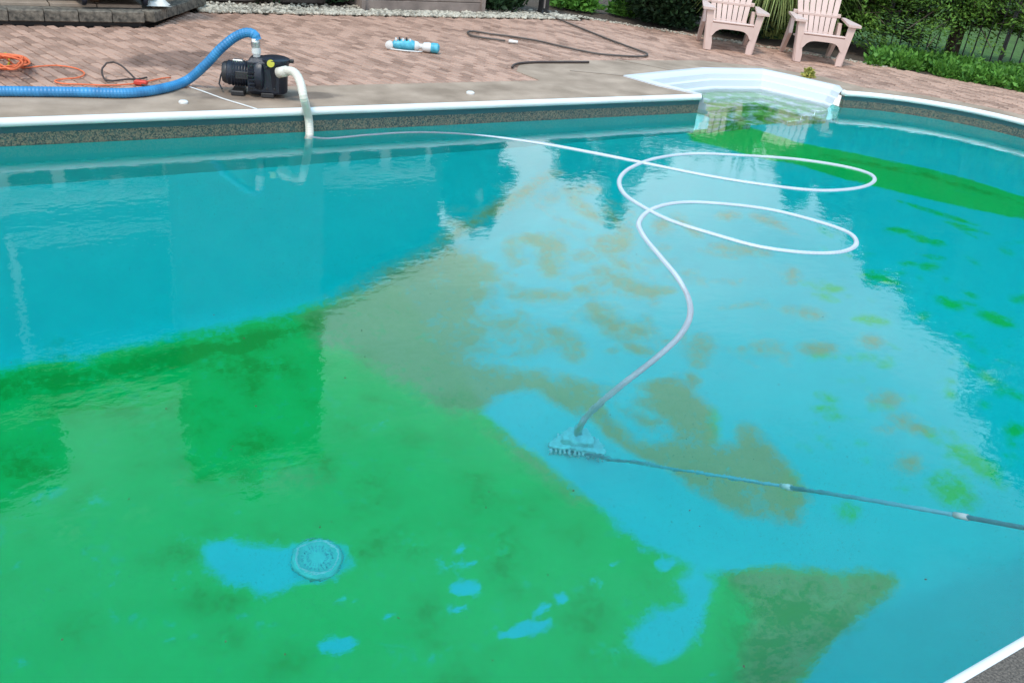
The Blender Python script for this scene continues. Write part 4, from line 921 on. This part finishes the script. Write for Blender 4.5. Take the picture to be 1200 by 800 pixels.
# iron fence under the conifers
fa, fb = np.array([10.95, 8.05]), np.array([13.05, 4.2])
fe = thing('iron_fence', 'low black iron picket fence behind the ground cover under the conifers', 'fence')
n_p = 40
for i in range(n_p):
    p = fa+(fb-fa)*i/(n_p-1); o = MB().tube([(0, 0, -.05), (0, 0, .90), (0, 0, .95)], [.009, .009, .001], 6).build('picket', M['blackm'], fe); o.location = (p[0], p[1], 0)
for i in range(4):
    p = fa+(fb-fa)*i/3+np.array([.02, .012]); MB().box((p[0], p[1], .5), (.05, .05, 1.02), math.atan2(fb[1]-fa[1], fb[0]-fa[0]), .006).build('post', M['blackm'], fe)
for z in (.12, .78): MB().tube([(*fa, z), (*fb, z)], .011, 6).build('rail', M['blackm'], fe)

# pebbles: one heap nobody could count
mb = MB(); ico = bmesh.new(); bmesh.ops.create_icosphere(ico, subdivisions=1, radius=1); iv = [tuple(v.co) for v in ico.verts]; ifs = [tuple(v.index for v in f.verts) for f in ico.faces]; ico.free()
r_ = random.Random(9)
for i in range(3300):
    x = r_.uniform(2.5, 7.4); y = 10.12+abs(r_.gauss(0, .26))
    if y > 10.75: continue
    if x < 2.65+(10.5-y)*.0 and y > 10.4: pass
    if x > 7.0: y -= (x-7.0)*.2
    s = r_.uniform(.014, .034); sx_, sy_, sz_ = s*r_.uniform(.8, 1.3), s*r_.uniform(.7, 1.1), s*r_.uniform(.45, .7); a = r_.random()*6.28
    mb.add([(x+sx_*v[0]*math.cos(a)-sy_*v[1]*math.sin(a), y+sx_*v[0]*math.sin(a)+sy_*v[1]*math.cos(a), .004+sz_*v[2]+r_.random()*.012) for v in iv], ifs)
for i in range(500):
    t_ = r_.random(); x = 7.5+(10.2-7.5)*t_+r_.gauss(0, .05); y = 10.3+(7.1-10.3)*t_+.1+abs(r_.gauss(0, .08)); s = r_.uniform(.01, .024)
    mb.add([(x+s*v[0], y+s*v[1]*.8, s*.5*v[2]) for v in iv], ifs)
mb.build('pebbles', M['pebble'], None, label='bed of pale river pebbles between the patio and the shrubs', cat='pebbles', kind='stuff')
# weathered timber planter box
pb = thing('timber_planter', 'long weathered grey timber planter box behind the pebbles', 'planter', (5.28, 10.78, 0))
for k in range(3):
    MB().box((0, -.30, .06+k*.125), (1.60, .04, .12), 0, .006).build('plank', M['wood'], pb); MB().box((0, .30, .06+k*.125), (1.60, .04, .12), 0, .006).build('plank', M['wood'], pb)
for s_ in (-1, 1):
    for k in range(3): MB().box((s_*.78, 0, .06+k*.125), (.04, .555, .12), 0, .006).build('plank', M['wood'], pb)
    MB().box((s_*.82, -.33, .20), (.05, .05, .42), 0, .006).build('corner_post', M['wood'], pb)
MB().box((0, 0, .30), (1.5, .55, .05)).build('soil', M['mulch'], pb)
# dark post
po = G(637, 17); tp = thing('utility_post', 'dark square post with feet standing in the pebbles where the garden hose starts', 'post', (po[0], po[1]+.02, 0), R(5))
MB().box((0, 0, .56), (.11, .09, 1.10), 0, .008).build('post_body', M['blackm'], tp)
MB().box((-.03, -.05, .58), (.022, .012, 1.0), 0, .003).build('pipe', M['steel'], tp)
for a in (0, 1, 2, 3): MB().tube([(0, 0, .10), (.10*math.cos(.8+a*1.57), .10*math.sin(.8+a*1.57), .01)], .012, 7).build('foot', M['blackm'], tp)
MB().lathe([(.03, 0), (.04, .01), (.04, .03), (.02, .05)], (0, -.05, .62), (0, -1, 0), 14).build('tap', M['steel'], tp)

# ------------------------------------------------------------------ house (seen mirrored in the water)
HN = 11.3
ho = thing('house', 'grey house with a broad brick chimney and white-framed glass doors beyond the patio', 'house')
MB().box((.25, HN+3.2, 2.25), (7.3, 6.0, 4.9), 0).build('wall', M['siding'], ho)
MB().add([(3.91, HN+.2, -.1), (6.26, HN+.2, -.1), (6.26, HN+.2, 3.05), (3.91, HN+.2, 4.0), (3.91, HN+6.2, -.1), (6.26, HN+6.2, -.1), (6.26, HN+6.2, 3.05), (3.91, HN+6.2, 4.0)], [(0, 1, 2, 3), (7, 6, 5, 4), (0, 4, 5, 1), (1, 5, 6, 2), (2, 6, 7, 3), (3, 7, 4, 0)]).build('wing_wall', M['siding'], ho)
# roof of main part: eave at 4.72 seen mirrored
rfv = [(-3.6, HN-.25, 4.62), (4.0, HN-.25, 4.62), (4.0, HN+3.2, 6.6), (-3.6, HN+3.2, 6.6), (-3.6, HN+6.5, 4.62), (4.0, HN+6.5, 4.62)]
mb = MB().add([(a, b, c+k) for k in (0, .16) for a, b, c in rfv], [(3, 2, 1, 0), (6, 7, 8, 9), (2, 3, 4, 5), (9, 8, 11, 10), (0, 1, 7, 6), (1, 2, 8, 7), (2, 5, 11, 8), (4, 3, 9, 10), (3, 0, 6, 9), (5, 4, 10, 11)])
rf = mb.build('roof', M['roof'], ho)
MB().box((.3, HN-.30, 4.69), (7.5, .06, .16), 0, .005).build('gutter', M['trim'], rf)
# lower wing roof sloping down to the right
lw = [(3.92, HN-.22, 4.02), (6.36, HN-.22, 3.04), (6.36, HN+6.3, 3.04), (3.92, HN+6.3, 4.02)]
MB().add([(a, b, c+k) for k in (0, .12) for a, b, c in lw], [(3, 2, 1, 0), (4, 5, 6, 7), (0, 1, 5, 4), (1, 2, 6, 5), (2, 3, 7, 6), (3, 0, 4, 7)]).build('wing_roof', M['roof'], ho)
for x in (1.03, 1.70, 2.36):
    pass
def window(x0, x1, z0, z1, m_='glass'):
    w_ = link('window', None, ho); w_.location = ((x0+x1)/2, HN+.2, (z0+z1)/2); W_, H_ = x1-x0, z1-z0
    MB().box((0, .03, 0), (W_, .02, H_)).build('pane', M[m_], w_)
    for s_ in (-1, 1):
        MB().box((s_*(W_/2), 0, 0), (.07, .07, H_+.07), 0, .004).build('frame', M['trim'], w_); MB().box((0, -.002, s_*(H_/2)), (W_-.07, .066, .07), 0, .004).build('frame', M['trim'], w_)
HNs = HN
window(.50, 1.03, .25, 1.98, 'curtain'); window(1.10, 1.68, .25, 1.98); window(1.75, 2.30, .25, 1.98); window(-.4, .43, .25, 1.98)
window(4.72, 5.28, .9, 2.0); window(5.35, 6.0, .9, 2.0, 'curtain'); window(4.22, 4.65, .9, 2.0); window(.45, 2.32, 2.55, 4.25)
MB().box((.9, HN+.12, 2.10), (3.2, .06, .10), 0, .004).build('door_header', M['trim'], ho); MB().box((5.1, HN+.12, 2.10), (2.0, .06, .10), 0, .004).build('door_header', M['trim'], ho)
chm = MB().box((3.22, HN-.05, 3.1), (1.86, .8, 6.2), 0, .01).build('chimney', M['chimney'], ho)
MB().box((3.22, HN-.05, 6.24), (1.94, .9, .10), 0, .01).build('chimney_cap', M['trim'], chm)
MB().add([(x, y, z) for y in (HN-.3, HN+.2) for x, z in ((2.75, 6.285), (3.30, 6.285), (3.32, 6.82), (3.10, 6.80))], [(0, 1, 2, 3), (7, 6, 5, 4), (0, 4, 5, 1), (1, 5, 6, 2), (2, 6, 7, 3), (3, 7, 4, 0)]).build('chimney_hood', M['blackm'], chm)
# dormer-like gable at the left
MB().add([(-2.2, HN-.28, 4.7), (.42, HN-.28, 4.7), (.72, HN-.28, 5.75), (-.3, HN-.28, 6.15), (-2.2, HN-.28, 6.4), (-2.2, HN+2, 4.7), (.42, HN+2, 4.7), (.72, HN+2, 5.75), (-.3, HN+2, 6.15), (-2.2, HN+2, 6.4)],
         [(0, 1, 2, 3, 4), (9, 8, 7, 6, 5), (0, 5, 6, 1), (1, 6, 7, 2), (2, 7, 8, 3), (3, 8, 9, 4), (4, 9, 5, 0)]).build('dormer', M['siding'], ho)

# ------------------------------------------------------------------ background trees (mostly seen mirrored)
def broad_tree(c, h, rad, label, seed, n=26000, size=.11, k=38, m_='leaf_tree', name='broadleaf_tree', zc=None):
    t = thing(name, label, 'tree', (c[0], c[1], 0)); zc = zc or h*.62; rz_ = (h-zc)
    C_, R_ = clumps((0, 0, zc), (rad, rad, rz_), k, rad*.34, seed); link('crown', quads_mesh('crown', leaves(C_, R_, n, size, 1.9, .1, seed, .3), M[m_]), t)
    mb = MB(); mb.tube([(0, 0, -.1), (.1, 0, zc*.5), (0, .1, zc)], [.06+h*.02, .05+h*.014, .05], 10)
    for i in range(9):
        e = C_[i]; mb.tube([(0, 0, zc*(.35+.06*i)), (e[0]*.5, e[1]*.5, (zc*.55+e[2])/2), tuple(e)], [.03+h*.008, .05, .015], 7)
    mb.build('trunk', M['bark'], t, True); return t
broad_tree((6.95, 11.9), 3.65, .72, 'small tree at the right end of the house', 51, 22000, .055, 30, zc=2.2)
conifer((14.0, 16.6), 5.7, 1.7, 'tall pointed conifer standing alone beyond the patio', 52, 'leaf_dark', 130, 120, .8, leaf=.07)
broad_tree((12.6, 16.4), 5.0, 1.15, 'round tree left of the tall pointed conifer', 53, 14000, .08, 18, zc=2.4)
broad_tree((14.9, 15.9), 5.2, 1.25, 'round tree right of the tall pointed conifer', 54, 12000, .08, 16, zc=2.4)
TL_ = ['small broadleaf tree at the left end of the row beyond the fence', 'second broadleaf tree from the left in the row beyond the fence', 'third broadleaf tree from the left in the row beyond the fence', 'tall broadleaf tree in the middle of the row beyond the fence', 'tall broadleaf tree right of the middle of the row', 'very tall broadleaf tree second from the near end of the row', 'very tall broadleaf tree at the near end of the row']
for k, (az, h, rad) in enumerate([(54.5, 4.5, 1.25), (58.8, 5.9, 1.6), (64, 7.5, 2.0), (69.5, 9.8, 2.4), (77, 11.5, 2.9), (86, 12.5, 3.1), (96, 12.5, 3.2)]):
    broad_tree((21*math.sin(R(az)), 21*math.cos(R(az))), h, rad, TL_[k], 60+k, 24000, .13, 40, zc=h*.52)['group'] = 'broadleaf trees in a row beyond the fence'
# pergola beyond the patio
pgx = thing('pergola', 'open timber pergola frame standing between the tall conifer and the trees', 'pergola', (16.4, 15.9, 0), R(-30))
for i in range(5): MB().box((-1.6+i*.55, 0, 1.9), (.09, .09, 3.8), 0, .01).build('post', M['brown'], pgx)
for z in (2.6, 3.2, 3.7): MB().box((-.5, .10, z), (2.5, .08, .10), 0, .01).build('beam', M['brown'], pgx)

# bits floating on the water
mb = MB(); r_ = random.Random(12)
for i in range(60):
    x, y = r_.uniform(0, 1200), r_.uniform(200, 800); p = G(x, y, WATER+.001)
    if not inside(np.array([p[0]]), np.array([p[1]]), outline(-.08))[0]: continue
    s = r_.uniform(.0012, .0032); a = r_.random()*6.3
    mb.add([(p[0]+s*2*math.cos(a), p[1]+s*2*math.sin(a), WATER+.002), (p[0]-s*math.sin(a), p[1]+s*math.cos(a), WATER+.003), (p[0]-s*2*math.cos(a), p[1]-s*2*math.sin(a), WATER+.002), (p[0]+s*math.sin(a), p[1]-s*math.cos(a), WATER+.001)], [(0, 1, 2, 3)])
mb.build('floating_debris', M['mulch'], None, label='tiny dark bits of leaf floating on the pool water', cat='debris', kind='stuff')
